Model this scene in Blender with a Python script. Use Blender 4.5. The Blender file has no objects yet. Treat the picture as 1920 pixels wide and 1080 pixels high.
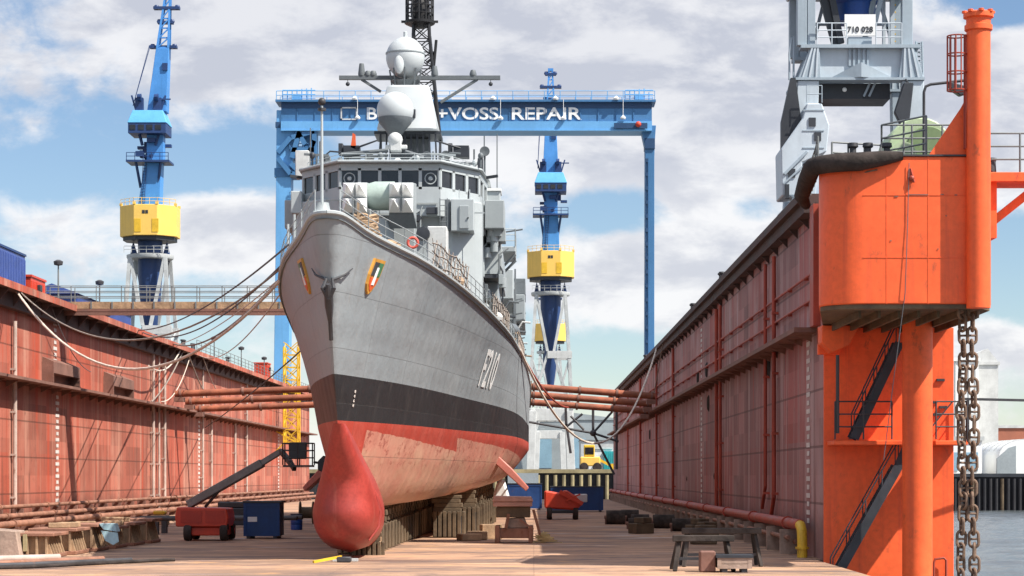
import bpy, bmesh, math, random
from math import radians, sin, cos, pi, sqrt, atan2
from mathutils import Vector, Matrix

random.seed(7)
S = bpy.context.scene
COL = S.collection

# ------------------------------------------------------------------ camera
FPX, VPX, VPY, CZ = 4200.0, 1000.0, 893.0, 3.4      # focal length in pixels of a 1920 wide frame, vanishing point, eye height
cd = bpy.data.cameras.new('camera'); cam = bpy.data.objects.new('camera', cd); COL.objects.link(cam)
cam.location = (0, 0, CZ); cam.rotation_euler = (radians(90), 0, 0)
cd.sensor_width = 36; cd.lens = 36 * FPX / 1920
cd.shift_x = (960 - VPX) / 1920; cd.shift_y = (VPY - 540) / 1920
cd.clip_start = 0.5; cd.clip_end = 9000
S.camera = cam

# ------------------------------------------------------------------ exposure, sun, sky
S.view_settings.view_transform = 'Standard'; S.view_settings.look = 'None'
S.view_settings.exposure = 0.85; S.view_settings.gamma = 1; S.view_settings.use_curve_mapping = False
SUNV = Vector((-1.0, 0.54, -1.42)).normalized()
sd = bpy.data.lights.new('sun', 'SUN'); sun = bpy.data.objects.new('sun', sd); COL.objects.link(sun)
sd.energy = 4.7; sd.angle = radians(0.5); sd.color = (1.0, 0.94, 0.85)
sun.location = (60, -60, 120); sun.rotation_euler = SUNV.to_track_quat('-Z', 'Y').to_euler()

class NT:
    """small helper for writing node trees"""
    def __init__(s, tree): s.t = tree; s.n = tree.nodes; s.l = tree.links
    def node(s, typ, **kw):
        n = s.n.new(typ)
        for k, v in kw.items(): setattr(n, k, v)
        return n
    def put(s, sock, v):
        if isinstance(v, bpy.types.NodeSocket): s.l.new(v, sock)
        elif v is not None: sock.default_value = v
    def m(s, op, a, b=None, c=None, clamp=False):
        n = s.node('ShaderNodeMath', operation=op, use_clamp=clamp)
        s.put(n.inputs[0], a)
        if b is not None: s.put(n.inputs[1], b)
        if c is not None: s.put(n.inputs[2], c)
        return n.outputs[0]
    def mix(s, f, a, b, blend='MIX'):
        n = s.node('ShaderNodeMix', data_type='RGBA', blend_type=blend)
        s.put(n.inputs[0], f); s.put(n.inputs[6], a); s.put(n.inputs[7], b)
        return n.outputs[2]
    def sep(s, v):
        n = s.node('ShaderNodeSeparateXYZ'); s.put(n.inputs[0], v); return n.outputs
    def comb(s, x, y, z):
        n = s.node('ShaderNodeCombineXYZ')
        s.put(n.inputs[0], x); s.put(n.inputs[1], y); s.put(n.inputs[2], z); return n.outputs[0]
    def vmul(s, v, k):
        n = s.node('ShaderNodeVectorMath', operation='MULTIPLY'); s.put(n.inputs[0], v); n.inputs[1].default_value = k
        return n.outputs[0]
    def noise(s, v, scale, detail=4, rough=0.55, dist=0):
        n = s.node('ShaderNodeTexNoise'); s.put(n.inputs['Vector'], v)
        n.inputs['Scale'].default_value = scale; n.inputs['Detail'].default_value = detail
        n.inputs['Roughness'].default_value = rough; n.inputs['Distortion'].default_value = dist
        return n.outputs[0]
    def white(s, v):
        n = s.node('ShaderNodeTexWhiteNoise', noise_dimensions='3D'); s.put(n.inputs[0], v); return n.outputs[0]
    def sstep(s, x, a, b, lo=0.0, hi=1.0):
        n = s.node('ShaderNodeMapRange', interpolation_type='SMOOTHSTEP')
        s.put(n.inputs[0], x); n.inputs[1].default_value = a; n.inputs[2].default_value = b
        n.inputs[3].default_value = lo; n.inputs[4].default_value = hi
        return n.outputs[0]

W = bpy.data.worlds.new('World'); S.world = W; W.use_nodes = True
W.node_tree.nodes.clear()
w = NT(W.node_tree)
sky = w.node('ShaderNodeTexSky', sky_type='NISHITA', sun_disc=False)
sky.sun_elevation = math.asin(-SUNV.z); sky.sun_rotation = atan2(-SUNV.x, -SUNV.y)
sky.altitude = 0; sky.air_density = 1.0; sky.dust_density = 0.0; sky.ozone_density = 1.6
gen = w.node('ShaderNodeTexCoord').outputs['Generated']
dx, dy, dz = w.sep(gen)
ay = w.m('MAXIMUM', w.m('ABSOLUTE', dy), 0.25)
u = w.m('DIVIDE', dx, ay); v = w.m('DIVIDE', dz, ay)
uv = w.comb(u, w.m('MULTIPLY', v, 1.7), w.m('MULTIPLY', dy, 0.2))
n1 = w.noise(uv, 10, 9, 0.56, 0.35)
n2 = w.noise(w.comb(w.m('ADD', u, 3.1), w.m('MULTIPLY', v, 2.2), 0.7), 17, 8, 0.6, 0.2)
n3 = w.noise(w.comb(w.m('ADD', u, 7.7), w.m('MULTIPLY', v, 1.5), 0.1), 34, 8, 0.62, 0.3)
cover = w.m('ADD', w.m('MULTIPLY', w.m('SUBTRACT', n1, 0.5), 2.1), 0.28)
cover = w.m('ADD', cover, w.m('MULTIPLY', w.m('SUBTRACT', n3, 0.5), 0.9))
def gauss(cx, cy, sx, sy, amp):
    """a bank of cloud (or a gap in it) in one direction of the sky"""
    a = w.m('DIVIDE', w.m('SUBTRACT', u, (cx - VPX) / FPX), sx / FPX)
    b = w.m('DIVIDE', w.m('SUBTRACT', v, (VPY - cy) / FPX), sy / FPX)
    e = w.m('EXPONENT', w.m('MULTIPLY', w.m('ADD', w.m('MULTIPLY', a, a), w.m('MULTIPLY', b, b)), -1.0))
    return w.m('MULTIPLY', e, amp)
for g in [(560, 60, 700, 130, 0.75), (1150, 230, 260, 110, 0.55), (1500, 190, 360, 190, 0.6), (400, 300, 200, 60, -0.75),
          (60, 330, 190, 60, -0.35), (430, 440, 170, 75, 0.85), (120, 420, 140, 70, 0.4), (1140, 395, 90, 36, -0.8),
          (1180, 520, 190, 85, 0.75), (1420, 480, 160, 90, 0.5), (1400, 400, 70, 40, -0.35), (1900, 480, 70, 75, -0.7),
          (1140, 680, 160, 60, -0.45), (1900, 10, 70, 40, -0.8), (150, 200, 190, 40, -0.3), (1870, 640, 90, 40, 0.5),
          (1860, 260, 120, 120, 0.4), (480, 660, 200, 60, -0.1)]:
    cover = w.m('ADD', cover, gauss(*g))
mask = w.sstep(cover, 0.08, 0.56)
up = w.sstep(v, 0.10, 0.19)                        # higher up one sees the grey undersides, low down the lit heads
edge = w.sstep(cover, 0.95, 0.35)                    # thin rims shine, thick bellies are grey
shade = w.m('SUBTRACT', w.m('ADD', w.m('MULTIPLY', up, 0.34), w.m('MULTIPLY', w.sstep(n2, 0.38, 0.62), 0.80)), w.m('MULTIPLY', edge, 0.30), clamp=True)
ccol = w.mix(shade, (0.88, 0.875, 0.885, 1), (0.54, 0.56, 0.635, 1))
bg1 = w.node('ShaderNodeBackground'); w.put(bg1.inputs[0], w.mix(1.0, sky.outputs[0], (0.90, 0.96, 1.06, 1), 'MULTIPLY')); bg1.inputs[1].default_value = 0.064
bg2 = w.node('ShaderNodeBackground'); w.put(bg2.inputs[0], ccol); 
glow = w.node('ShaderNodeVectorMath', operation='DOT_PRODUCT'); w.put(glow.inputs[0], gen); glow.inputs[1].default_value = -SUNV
bright = w.m('ADD', w.m('MULTIPLY', w.sstep(dz, 0.25, 0.8), 1.1), w.m('MULTIPLY', w.sstep(glow.outputs['Value'], 0.1, 0.95), 0.9))   # unseen clouds overhead and round the sun brightened to fill the shade
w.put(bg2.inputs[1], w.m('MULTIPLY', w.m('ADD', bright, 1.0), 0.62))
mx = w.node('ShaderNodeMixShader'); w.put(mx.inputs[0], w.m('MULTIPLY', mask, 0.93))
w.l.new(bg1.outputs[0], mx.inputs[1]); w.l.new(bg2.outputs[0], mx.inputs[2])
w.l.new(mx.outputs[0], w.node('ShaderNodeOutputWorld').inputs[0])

# ------------------------------------------------------------------ mesh helpers
def at(px, py, Y):
    """point at depth Y on the ray through a pixel of the photograph"""
    return Vector(((px - VPX) * Y / FPX, Y, CZ + (VPY - py) * Y / FPX))
def ax(px, Y): return (px - VPX) * Y / FPX
def az(py, Y): return CZ + (VPY - py) * Y / FPX

ORG = {}
class MB:
    def __init__(s): s.v = []; s.f = []
    def add(s, vs, fs):
        k = len(s.v); s.v += [Vector(p) for p in vs]; s.f += [tuple(i + k for i in q) for q in fs]; return s
    def box(s, x0, x1, y0, y1, z0, z1):
        return s.add([(x0,y0,z0),(x1,y0,z0),(x1,y1,z0),(x0,y1,z0),(x0,y0,z1),(x1,y0,z1),(x1,y1,z1),(x0,y1,z1)],
                     [(3,2,1,0),(4,5,6,7),(0,1,5,4),(1,2,6,5),(2,3,7,6),(3,0,4,7)])
    def cbox(s, c, sx, sy, sz, rz=0.0):
        R = Matrix.Rotation(rz, 3, 'Z'); c = Vector(c)
        k = len(s.v); s.box(-sx/2, sx/2, -sy/2, sy/2, -sz/2, sz/2)
        for i in range(k, len(s.v)): s.v[i] = c + R @ s.v[i]
        return s
    def bar(s, a, b, w, h=None, up=(0,0,1)):
        a = Vector(a); b = Vector(b); h = h or w; d = (b - a).normalized(); U = Vector(up)
        if abs(d.dot(U)) > 0.97: U = Vector((0,1,0))
        X = d.cross(U).normalized(); Z = X.cross(d)
        q = [X*(-w/2)-Z*(h/2), X*(w/2)-Z*(h/2), X*(w/2)+Z*(h/2), X*(-w/2)+Z*(h/2)]
        return s.add([a+p for p in q]+[b+p for p in q], [(0,1,2,3),(7,6,5,4),(0,4,5,1),(1,5,6,2),(2,6,7,3),(3,7,4,0)])
    def tube(s, a, b, r, r2=None, n=10):
        a = Vector(a); b = Vector(b); r2 = r if r2 is None else r2; d = (b - a).normalized()
        U = Vector((0,0,1)) if abs(d.z) < 0.9 else Vector((0,1,0))
        X = d.cross(U).normalized(); Z = X.cross(d)
        A = [a + (X*cos(2*pi*i/n) + Z*sin(2*pi*i/n))*r for i in range(n)]
        B = [b + (X*cos(2*pi*i/n) + Z*sin(2*pi*i/n))*r2 for i in range(n)]
        return s.add(A+B, [(i,i+n,(i+1)%n+n,(i+1)%n) for i in range(n)]+[tuple(range(n)), tuple(range(2*n-1,n-1,-1))])
    def path(s, pts, r, n=6, closed=False):
        pts = [Vector(p) for p in pts]; m = len(pts); k = len(s.v); N = None
        for i, p in enumerate(pts):
            if closed: d = pts[(i+1)%m] - pts[i-1]
            else: d = pts[min(i+1,m-1)] - pts[max(i-1,0)]
            d.normalize()
            if N is None:
                U = Vector((0,0,1)) if abs(d.z) < 0.9 else Vector((1,0,0)); N = (U - d*U.dot(d)).normalized()
            else: N = (N - d*N.dot(d)).normalized()
            Bn = d.cross(N); rr = r[i] if isinstance(r, (list, tuple)) else r
            s.v += [p + (N*cos(2*pi*j/n) + Bn*sin(2*pi*j/n))*rr for j in range(n)]
        for i in range(m if closed else m-1):
            for j in range(n):
                a = k+i*n; b = k+((i+1)%m)*n
                s.f.append((a+j, a+(j+1)%n, b+(j+1)%n, b+j))
        if not closed: s.f += [tuple(k+j for j in range(n-1,-1,-1)), tuple(k+(m-1)*n+j for j in range(n))]
        return s
    def prism(s, poly, z0, z1, axis='z', top=None):
        """extrude a polygon along an axis; top = other polygon for a taper"""
        top = top or poly; n = len(poly)
        M = {'z': lambda p, h: (p[0],p[1],h), 'y': lambda p, h: (p[0],h,p[1]), 'x': lambda p, h: (h,p[0],p[1])}[axis]
        return s.add([M(p,z0) for p in poly]+[M(p,z1) for p in top],
                     [tuple(range(n-1,-1,-1)), tuple(range(n,2*n))]+[(i,(i+1)%n,(i+1)%n+n,i+n) for i in range(n)])
    def ball(s, c, rx, ry=None, rz=None, nu=24, nv=14):
        ry = ry or rx; rz = rz or rx; c = Vector(c); k = len(s.v)
        s.v.append(c+Vector((0,0,rz)))
        for j in range(1, nv):
            th = pi*j/nv
            s.v += [c+Vector((rx*sin(th)*cos(2*pi*i/nu), ry*sin(th)*sin(2*pi*i/nu), rz*cos(th))) for i in range(nu)]
        s.v.append(c-Vector((0,0,rz)))
        for i in range(nu): s.f.append((k, k+1+i, k+1+(i+1)%nu))
        for j in range(nv-2):
            for i in range(nu):
                a = k+1+j*nu; b = a+nu; s.f.append((a+i, b+i, b+(i+1)%nu, a+(i+1)%nu))
        e = len(s.v)-1; a = k+1+(nv-2)*nu
        for i in range(nu): s.f.append((a+i, e, a+(i+1)%nu))
        return s
    def lathe(s, prof, c, n=24, axis='z'):
        c = Vector(c); k = len(s.v); m = len(prof)
        for r, z in prof:
            for i in range(n):
                a = 2*pi*i/n
                p = {'z': (r*cos(a), r*sin(a), z), 'y': (r*cos(a), z, r*sin(a)), 'x': (z, r*cos(a), r*sin(a))}[axis]
                s.v.append(c+Vector(p))
        for j in range(m-1):
            for i in range(n): s.f.append((k+j*n+i, k+j*n+(i+1)%n, k+(j+1)*n+(i+1)%n, k+(j+1)*n+i))
        s.f += [tuple(k+i for i in range(n-1,-1,-1)), tuple(k+(m-1)*n+i for i in range(n))]
        return s
    def grid(s, P, close=False):
        """faces over a 2-D list of points"""
        k = len(s.v); a = len(P); b = len(P[0])
        for row in P: s.v += [Vector(p) for p in row]
        for i in range(a-1):
            for j in range(b if close else b-1):
                s.f.append((k+i*b+j, k+i*b+(j+1)%b, k+(i+1)*b+(j+1)%b, k+(i+1)*b+j))
        return s
    def rail(s, pts, h=1.05, r=0.025, step=1.6, mid=2):
        """a run of handrail along a list of points"""
        pts = [Vector(p) for p in pts]
        for a, b in zip(pts, pts[1:]):
            L = (b-a).length; n = max(1, int(round(L/step)))
            for i in range(n+1):
                p = a.lerp(b, i/n); s.tube(p, p+Vector((0,0,h)), r, n=5)
            for j in range(mid+1):
                z = Vector((0,0,h*(j+1)/(mid+1))); s.tube(a+z, b+z, r*0.9, n=5)
        return s
    def build(s, name, mat, parent=None, smooth=True, bevel=0, angle=38, recalc=True):
        me = bpy.data.meshes.new(name)
        if parent is not None: o0 = ORG[parent.name]
        else:
            xs = [p.x for p in s.v]; ys = [p.y for p in s.v]; zs = [p.z for p in s.v]
            o0 = Vector(((min(xs)+max(xs))/2, (min(ys)+max(ys))/2, min(zs)))
        me.from_pydata([p-o0 for p in s.v], [], s.f)
        if recalc:
            bm = bmesh.new(); bm.from_mesh(me); bmesh.ops.recalc_face_normals(bm, faces=bm.faces); bm.to_mesh(me); bm.free()
        me.materials.append(mat)
        if smooth:
            me.polygons.foreach_set('use_smooth', [True]*len(me.polygons)); me.set_sharp_from_angle(angle=radians(angle))
        o = bpy.data.objects.new(name, me); COL.objects.link(o)
        if parent is not None: o.parent = parent
        else: o.location = o0
        ORG[o.name] = o0
        if bevel:
            b = o.modifiers.new('bevel', 'BEVEL'); b.width = bevel; b.segments = 1; b.limit_method = 'ANGLE'
        return o

def tag(o, label, cat, group=None):
    o['label'] = label; o['category'] = cat
    if group: o['group'] = group
    return o
def thing(name, label, cat, loc=(0,0,0), group=None):
    o = bpy.data.objects.new(name, None); COL.objects.link(o); o.location = loc; o.empty_display_size = 0.5
    ORG[o.name] = Vector(loc); return tag(o, label, cat, group)
def struct(o): o['kind'] = 'structure'; return o
def dup(o, loc, rz=0.0, label=None, scale=None):
    def cp(a, par):
        c = a.copy(); COL.objects.link(c); c.parent = par
        for ch in [x for x in COL.objects if x.parent == a]: cp(ch, c)
        return c
    c = cp(o, None); c.location = loc; c.rotation_euler.z = rz
    if scale: c.scale = scale
    if label: c['label'] = label
    ORG[c.name] = Vector(loc)
    return c
def words(name, body, size, mat, parent, M, bold=0.0, depth=0.01, fn=None, cut=0):
    """lettering as a thin mesh; M places the text plane (x = along the line, y = up the letters); fn bends it onto a surface"""
    c = bpy.data.curves.new(name, 'FONT'); c.body = body; c.size = size; c.align_x = 'CENTER'; c.align_y = 'CENTER'
    c.extrude = depth; c.offset = bold; c.resolution_u = 4
    t = bpy.data.objects.new(name, c); COL.objects.link(t)
    dg = bpy.context.evaluated_depsgraph_get(); me = bpy.data.meshes.new_from_object(t.evaluated_get(dg))
    bpy.data.objects.remove(t); bpy.data.curves.remove(c)
    if cut:
        bm = bmesh.new(); bm.from_mesh(me); bmesh.ops.triangulate(bm, faces=bm.faces)
        for _ in range(cut): bmesh.ops.subdivide_edges(bm, edges=bm.edges, cuts=1, use_grid_fill=True)
        bm.to_mesh(me); bm.free()
    o0 = ORG[parent.name]
    for vt in me.vertices: vt.co = (fn(vt.co) if fn else M @ vt.co) - o0
    me.materials.clear(); me.materials.append(mat)
    o = bpy.data.objects.new(name, me); COL.objects.link(o); o.parent = parent; ORG[o.name] = o0
    return o
def face_cam(loc): return Matrix.Translation(loc) @ Matrix.Rotation(radians(90), 4, 'X')

# ------------------------------------------------------------------ materials
def lin(c):
    if isinstance(c, str): c = [int(c[i:i+2], 16)/255 for i in (0, 2, 4)]
    return tuple((x/12.92 if x <= 0.04045 else ((x+0.055)/1.055)**2.4) for x in c) + (1,)
def k3(c, k): return (c[0]*k, c[1]*k, c[2]*k, 1)
def mat(name, col, rough=0.55, var=0.18, scale=0.6, streak=0.0, streak_col=None, rust=0.0, rust_col=(0.16,0.06,0.025,1),
        metal=0.0, bump=0.0, bump_scale=6, fine=0.12, spec=0.4):
    """weathered paint, steel, timber...: a base colour broken up by blotches, drips and rust spots"""
    if isinstance(col, str): col = lin(col)
    m = bpy.data.materials.new(name); m.use_nodes = True; m.node_tree.nodes.clear(); t = NT(m.node_tree)
    P = t.node('ShaderNodeTexCoord').outputs['Object']
    b = t.noise(P, scale, 5, 0.6)
    c = t.mix(t.sstep(b, 0.3, 0.7), k3(col, 1-var), k3(col, 1+var))
    f = t.noise(P, scale*9+2, 4, 0.65)
    c = t.mix(t.sstep(f, 0.35, 0.7, 0, fine*2), c, k3(col, 0.55))
    if streak:
        s = t.noise(t.vmul(P, (1.6, 1.6, 0.07)), 1.6, 5, 0.65)
        c = t.mix(t.sstep(s, 0.5, 0.78, 0, streak), c, streak_col or k3(col, 0.45))
    if rust:
        r = t.noise(t.vmul(P, (1, 1, 0.55)), 1.3, 7, 0.7)
        c = t.mix(t.sstep(r, 0.66-0.2*rust, 0.74, 0, min(1, 0.4+rust)), c, rust_col)
    p = t.node('ShaderNodeBsdfPrincipled'); t.put(p.inputs['Base Color'], c)
    t.put(p.inputs['Roughness'], t.sstep(b, 0.2, 0.8, max(0.05, rough-0.12), min(1, rough+0.12)))
    p.inputs['Metallic'].default_value = metal; p.inputs['Specular IOR Level'].default_value = spec
    if bump:
        bn = t.node('ShaderNodeBump'); bn.inputs['Strength'].default_value = bump; bn.inputs['Distance'].default_value = 0.05
        t.put(bn.inputs['Height'], t.noise(P, bump_scale, 5, 0.6)); t.l.new(bn.outputs[0], p.inputs['Normal'])
    t.l.new(p.outputs[0], t.node('ShaderNodeOutputMaterial').inputs[0])
    return m

def wall_mat(name, col, pale, dark, hot):
    """old red oxide paint on riveted plates: tone per plate, seams, long drips, scraped and repainted patches"""
    m = bpy.data.materials.new(name); m.use_nodes = True; m.node_tree.nodes.clear(); t = NT(m.node_tree)
    P = t.node('ShaderNodeNewGeometry').outputs['Position']; x, y, z = t.sep(P)
    fy = t.m('DIVIDE', y, 3.3); fz = t.m('DIVIDE', t.m('SUBTRACT', z, 1.1), 2.35)
    cell = t.white(t.comb(t.m('FLOOR', fy), t.m('FLOOR', fz), 3.0))
    c = t.mix(cell, k3(col, 0.70), k3(col, 1.20))
    cell2 = t.white(t.comb(t.m('FLOOR', t.m('DIVIDE', t.m('ADD', y, 1.7), 8.9)), t.m('FLOOR', t.m('DIVIDE', z, 4.9)), 9.0))
    c = t.mix(t.sstep(cell2, 0.55, 0.95, 0, 0.5), c, hot)
    big = t.noise(t.vmul(P, (1, 0.5, 0.35)), 0.28, 5, 0.6)
    c = t.mix(t.sstep(big, 0.5, 0.7, 0, 0.6), c, pale)
    d1 = t.noise(t.vmul(P, (1, 0.75, 0.07)), 1.0, 7, 0.72)
    c = t.mix(t.sstep(d1, 0.53, 0.70, 0, 0.8), c, dark)
    d2 = t.noise(t.comb(t.m('ADD', t.m('MULTIPLY', y, 0.8), 31.0), t.m('MULTIPLY', z, 0.035), 9.0), 0.8, 5, 0.6)
    c = t.mix(t.sstep(d2, 0.5, 0.66, 0, 0.75), c, pale)
    d3 = t.noise(t.comb(t.m('ADD', t.m('MULTIPLY', y, 0.6), 77.0), t.m('MULTIPLY', z, 0.05), 4.0), 1.0, 4, 0.6)
    c = t.mix(t.sstep(d3, 0.57, 0.66, 0, 0.7), c, hot)
    d4 = t.noise(t.comb(t.m('ADD', t.m('MULTIPLY', y, 0.42), 11.0), t.m('MULTIPLY', z, 0.10), 21.0), 1.0, 6, 0.7)
    c = t.mix(t.sstep(d4, 0.58, 0.72, 0, 0.7), c, k3(dark, 0.9))
    wl = t.m('ADD', z, t.m('MULTIPLY', t.m('SUBTRACT', t.noise(t.vmul(P, (1, 0.6, 1)), 0.7, 6, 0.7), 0.5), 3.2))     # scum left by the water when the dock is down
    c = t.mix(t.sstep(wl, 2.6, 0.8, 0, 0.6), c, k3(dark, 1.1))
    sp = t.noise(P, 1.5, 8, 0.78)
    c = t.mix(t.sstep(sp, 0.57, 0.70, 0, 0.7), c, k3(dark, 0.7))
    sy = t.m('LESS_THAN', t.m('ABSOLUTE', t.m('SUBTRACT', t.m('FRACT', fy), 0.5)), 0.010)
    sz = t.m('LESS_THAN', t.m('ABSOLUTE', t.m('SUBTRACT', t.m('FRACT', fz), 0.5)), 0.022)
    seam = t.m('MAXIMUM', sy, sz)
    c = t.mix(t.m('MULTIPLY', seam, 0.55), c, k3(dark, 0.5))
    p = t.node('ShaderNodeBsdfPrincipled'); t.put(p.inputs['Base Color'], c); p.inputs['Roughness'].default_value = 0.7
    p.inputs['Specular IOR Level'].default_value = 0.25
    bn = t.node('ShaderNodeBump'); bn.inputs['Strength'].default_value = 0.5; bn.inputs['Distance'].default_value = 0.08
    h = t.m('ADD', t.m('MULTIPLY', t.noise(t.vmul(P, (1, 0.7, 0.7)), 0.9, 3, 0.5), 1.0), t.m('MULTIPLY', seam, -0.25))
    t.put(bn.inputs['Height'], h); t.l.new(bn.outputs[0], p.inputs['Normal'])
    t.l.new(p.outputs[0], t.node('ShaderNodeOutputMaterial').inputs[0])
    return m

M = {}
M['wall_lit'] = wall_mat('oxide_paint_sunlit', (0.36,0.112,0.075,1), (0.50,0.25,0.18,1), (0.12,0.055,0.040,1), (0.43,0.065,0.03,1))  # one paint on both walls; this copy carries the sunlit tone
M['wall_dim'] = wall_mat('oxide_paint_shaded', (0.32,0.15,0.14,1), (0.44,0.31,0.30,1), (0.13,0.065,0.058,1), (0.36,0.055,0.04,1))  # same paint with the shaded wall's tone put into the colour
M['ledge'] = mat('ledge_steel', (0.20,0.10,0.075,1), 0.75, 0.25, 0.5, rust=0.5, bump=0.3)
M['dark_walk'] = mat('shade_dark_steel', (0.075,0.045,0.04,1), 0.8, 0.3, 0.7)  # dark tone puts the shade under the walkway overhang into the colour
M['redpipe'] = mat('red_pipe_paint', (0.36,0.06,0.035,1), 0.55, 0.2, 0.8, rust=0.45)
M['rustpipe'] = mat('rusty_pipe', (0.27,0.13,0.085,1), 0.75, 0.3, 0.8, rust=0.6, bump=0.3)
M['whitepipe'] = mat('chalky_pipe', (0.46,0.36,0.31,1), 0.7, 0.2, 0.8, rust=0.35)
M['mark'] = mat('white_mark_paint', (0.62,0.56,0.52,1), 0.7, 0.15, 2)
M['yellow'] = mat('yellow_paint', (0.68,0.42,0.03,1), 0.5, 0.15, 0.8, rust=0.3)
M['orange'] = mat('signal_orange_paint', (0.88,0.125,0.03,1), 0.55, 0.10, 0.22, streak=0.5, streak_col=(0.46,0.06,0.03,1), rust=0.34, rust_col=(0.22,0.06,0.03,1), fine=0.14, bump=0.25, bump_scale=0.9)
M['black_rub'] = mat('black_rubber', (0.042,0.034,0.031,1), 0.92, 0.45, 1.5, bump=0.8, bump_scale=4, spec=0.15)
M['tarry_shade'] = mat('tarry_scrap_and_shade', (0.055,0.045,0.040,1), 0.95, 0.5, 1.5, rust=0.3, bump=0.8, bump_scale=5, spec=0.15)  # tarred gear; on the side blocks the hull's shade as colour
M['greysteel'] = mat('grey_rail_paint', (0.16,0.17,0.17,1), 0.55, 0.2, 1)
M['darksteel'] = mat('dark_steel', (0.045,0.045,0.05,1), 0.55, 0.3, 1, rust=0.25)
M['stair'] = mat('stair_steel', (0.035,0.04,0.05,1), 0.55, 0.3, 1, rust=0.2)
M['timber'] = mat('old_timber_and_shade', (0.115,0.082,0.05,1), 0.85, 0.35, 1.2, bump=0.4)  # darkened to carry the hull's shade on the blocks below it
M['shore'] = mat('rusty_shore_paint', (0.27,0.085,0.045,1), 0.75, 0.35, 0.8, rust=0.7, bump=0.3)
M['timber_pale'] = mat('weathered_timber', (0.36,0.235,0.14,1), 0.85, 0.3, 1.6, streak=0.5, bump=0.5, rust=0.2)
M['concrete'] = mat('concrete_block', (0.33,0.24,0.19,1), 0.85, 0.25, 1.2, streak=0.4, bump=0.4)
M['chain'] = mat('rusty_chain', (0.17,0.105,0.07,1), 0.75, 0.4, 2.5, rust=0.5, rust_col=(0.24,0.11,0.05,1), bump=0.4, bump_scale=9)
M['rope'] = mat('weathered_rope', (0.26,0.22,0.19,1), 0.9, 0.2, 2)
M['rope_pale'] = mat('pale_rope', (0.62,0.53,0.45,1), 0.9, 0.15, 2)
M['rope_dark'] = mat('dark_rope', (0.13,0.13,0.14,1), 0.9, 0.2, 2)
M['cblue'] = mat('crane_blue', (0.060,0.235,0.56,1), 0.5, 0.12, 0.25, streak=0.25, fine=0.05)
M['cblue_l'] = mat('crane_blue_pale', (0.10,0.36,0.66,1), 0.5, 0.10, 0.25, streak=0.15, fine=0.05)
M['cblue_d'] = mat('crane_blue_dark', (0.016,0.045,0.14,1), 0.5, 0.2, 0.3)
M['cyellow'] = mat('crane_yellow', (0.78,0.50,0.11,1), 0.5, 0.06, 0.25, streak=0.2, fine=0.04, rust=0.05)
M['gblue'] = mat('gantry_blue', (0.05,0.16,0.33,1), 0.5, 0.10, 0.12, streak=0.3, fine=0.05)
M['gblue_l'] = mat('gantry_blue_pale', (0.12,0.33,0.60,1), 0.5, 0.10, 0.12, streak=0.25, fine=0.05)
M['gblue_d'] = mat('gantry_blue_dark', (0.02,0.06,0.14,1), 0.5, 0.10, 0.2)
M['white'] = mat('white_paint', (0.74,0.75,0.74,1), 0.5, 0.06, 0.6, fine=0.03)
M['offwhite'] = mat('dull_white', (0.52,0.53,0.52,1), 0.55, 0.12, 0.5, streak=0.3)
M['whitesteel'] = mat('pale_grey_steel', (0.42,0.44,0.44,1), 0.6, 0.15, 0.5, streak=0.3)
M['kgrey'] = mat('crane_grey', (0.30,0.36,0.41,1), 0.5, 0.1, 0.4, streak=0.25, fine=0.06)
M['kgrey_l'] = mat('crane_grey_pale', (0.44,0.50,0.55,1), 0.5, 0.1, 0.4, streak=0.2, fine=0.05)
M['kdark'] = mat('crane_dark', (0.03,0.034,0.042,1), 0.5, 0.2, 0.4)
M['kblue'] = mat('deep_blue', (0.010,0.055,0.24,1), 0.45, 0.15, 0.8)
M['drum'] = mat('pale_green_paint', (0.42,0.52,0.33,1), 0.5, 0.10, 0.8, streak=0.2)
M['drum_d'] = mat('green_paint_dull', (0.17,0.24,0.12,1), 0.5, 0.1, 0.8)
M['cont_blue'] = mat('container_blue', (0.055,0.095,0.30,1), 0.5, 0.15, 0.8, streak=0.3)
M['skip_blue'] = mat('skip_blue', (0.012,0.05,0.17,1), 0.5, 0.15, 0.8, streak=0.3, rust=0.15)
M['redmach'] = mat('machine_red', (0.55,0.055,0.025,1), 0.45, 0.12, 0.8, rust=0.15)
M['ship'] = mat('navy_grey', (0.295,0.325,0.335,1), 0.5, 0.06, 0.35, streak=0.14, fine=0.05)
M['ship_l'] = mat('navy_grey_pale', (0.375,0.41,0.42,1), 0.5, 0.05, 0.5, streak=0.12, fine=0.04)
M['ship_d'] = mat('navy_grey_dark', (0.12,0.135,0.145,1), 0.55, 0.12, 0.5)
M['deck'] = mat('deck_green_grey', (0.14,0.16,0.15,1), 0.8, 0.2, 0.5)
M['mastblack'] = mat('mast_black', (0.018,0.018,0.02,1), 0.5, 0.3, 1)
M['radome'] = mat('radome_grey', (0.44,0.47,0.48,1), 0.4, 0.03, 0.8, fine=0.02)
M['tan'] = mat('tan_canvas', (0.34,0.235,0.15,1), 0.9, 0.35, 1.5, bump=0.5)
M['net'] = mat('net_cord', (0.40,0.33,0.26,1), 0.9, 0.3, 2)
M['pink_red'] = mat('lifering_red', (0.60,0.10,0.07,1), 0.5, 0.1, 1)
M['gold'] = mat('crest_gold', (0.55,0.27,0.05,1), 0.4, 0.1, 3)
M['crest_green'] = mat('crest_green', (0.06,0.18,0.09,1), 0.4, 0.1, 3)
M['crest_red'] = mat('crest_red', (0.60,0.10,0.03,1), 0.4, 0.1, 3)
M['bulb'] = mat('antifouling_red', (0.33,0.042,0.032,1), 0.46, 0.22, 0.7, streak=0.5, streak_col=(0.40,0.12,0.09,1), fine=0.2, spec=0.45, bump=0.25, bump_scale=1.4, rust=0.2, rust_col=(0.20,0.03,0.025,1))
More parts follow.
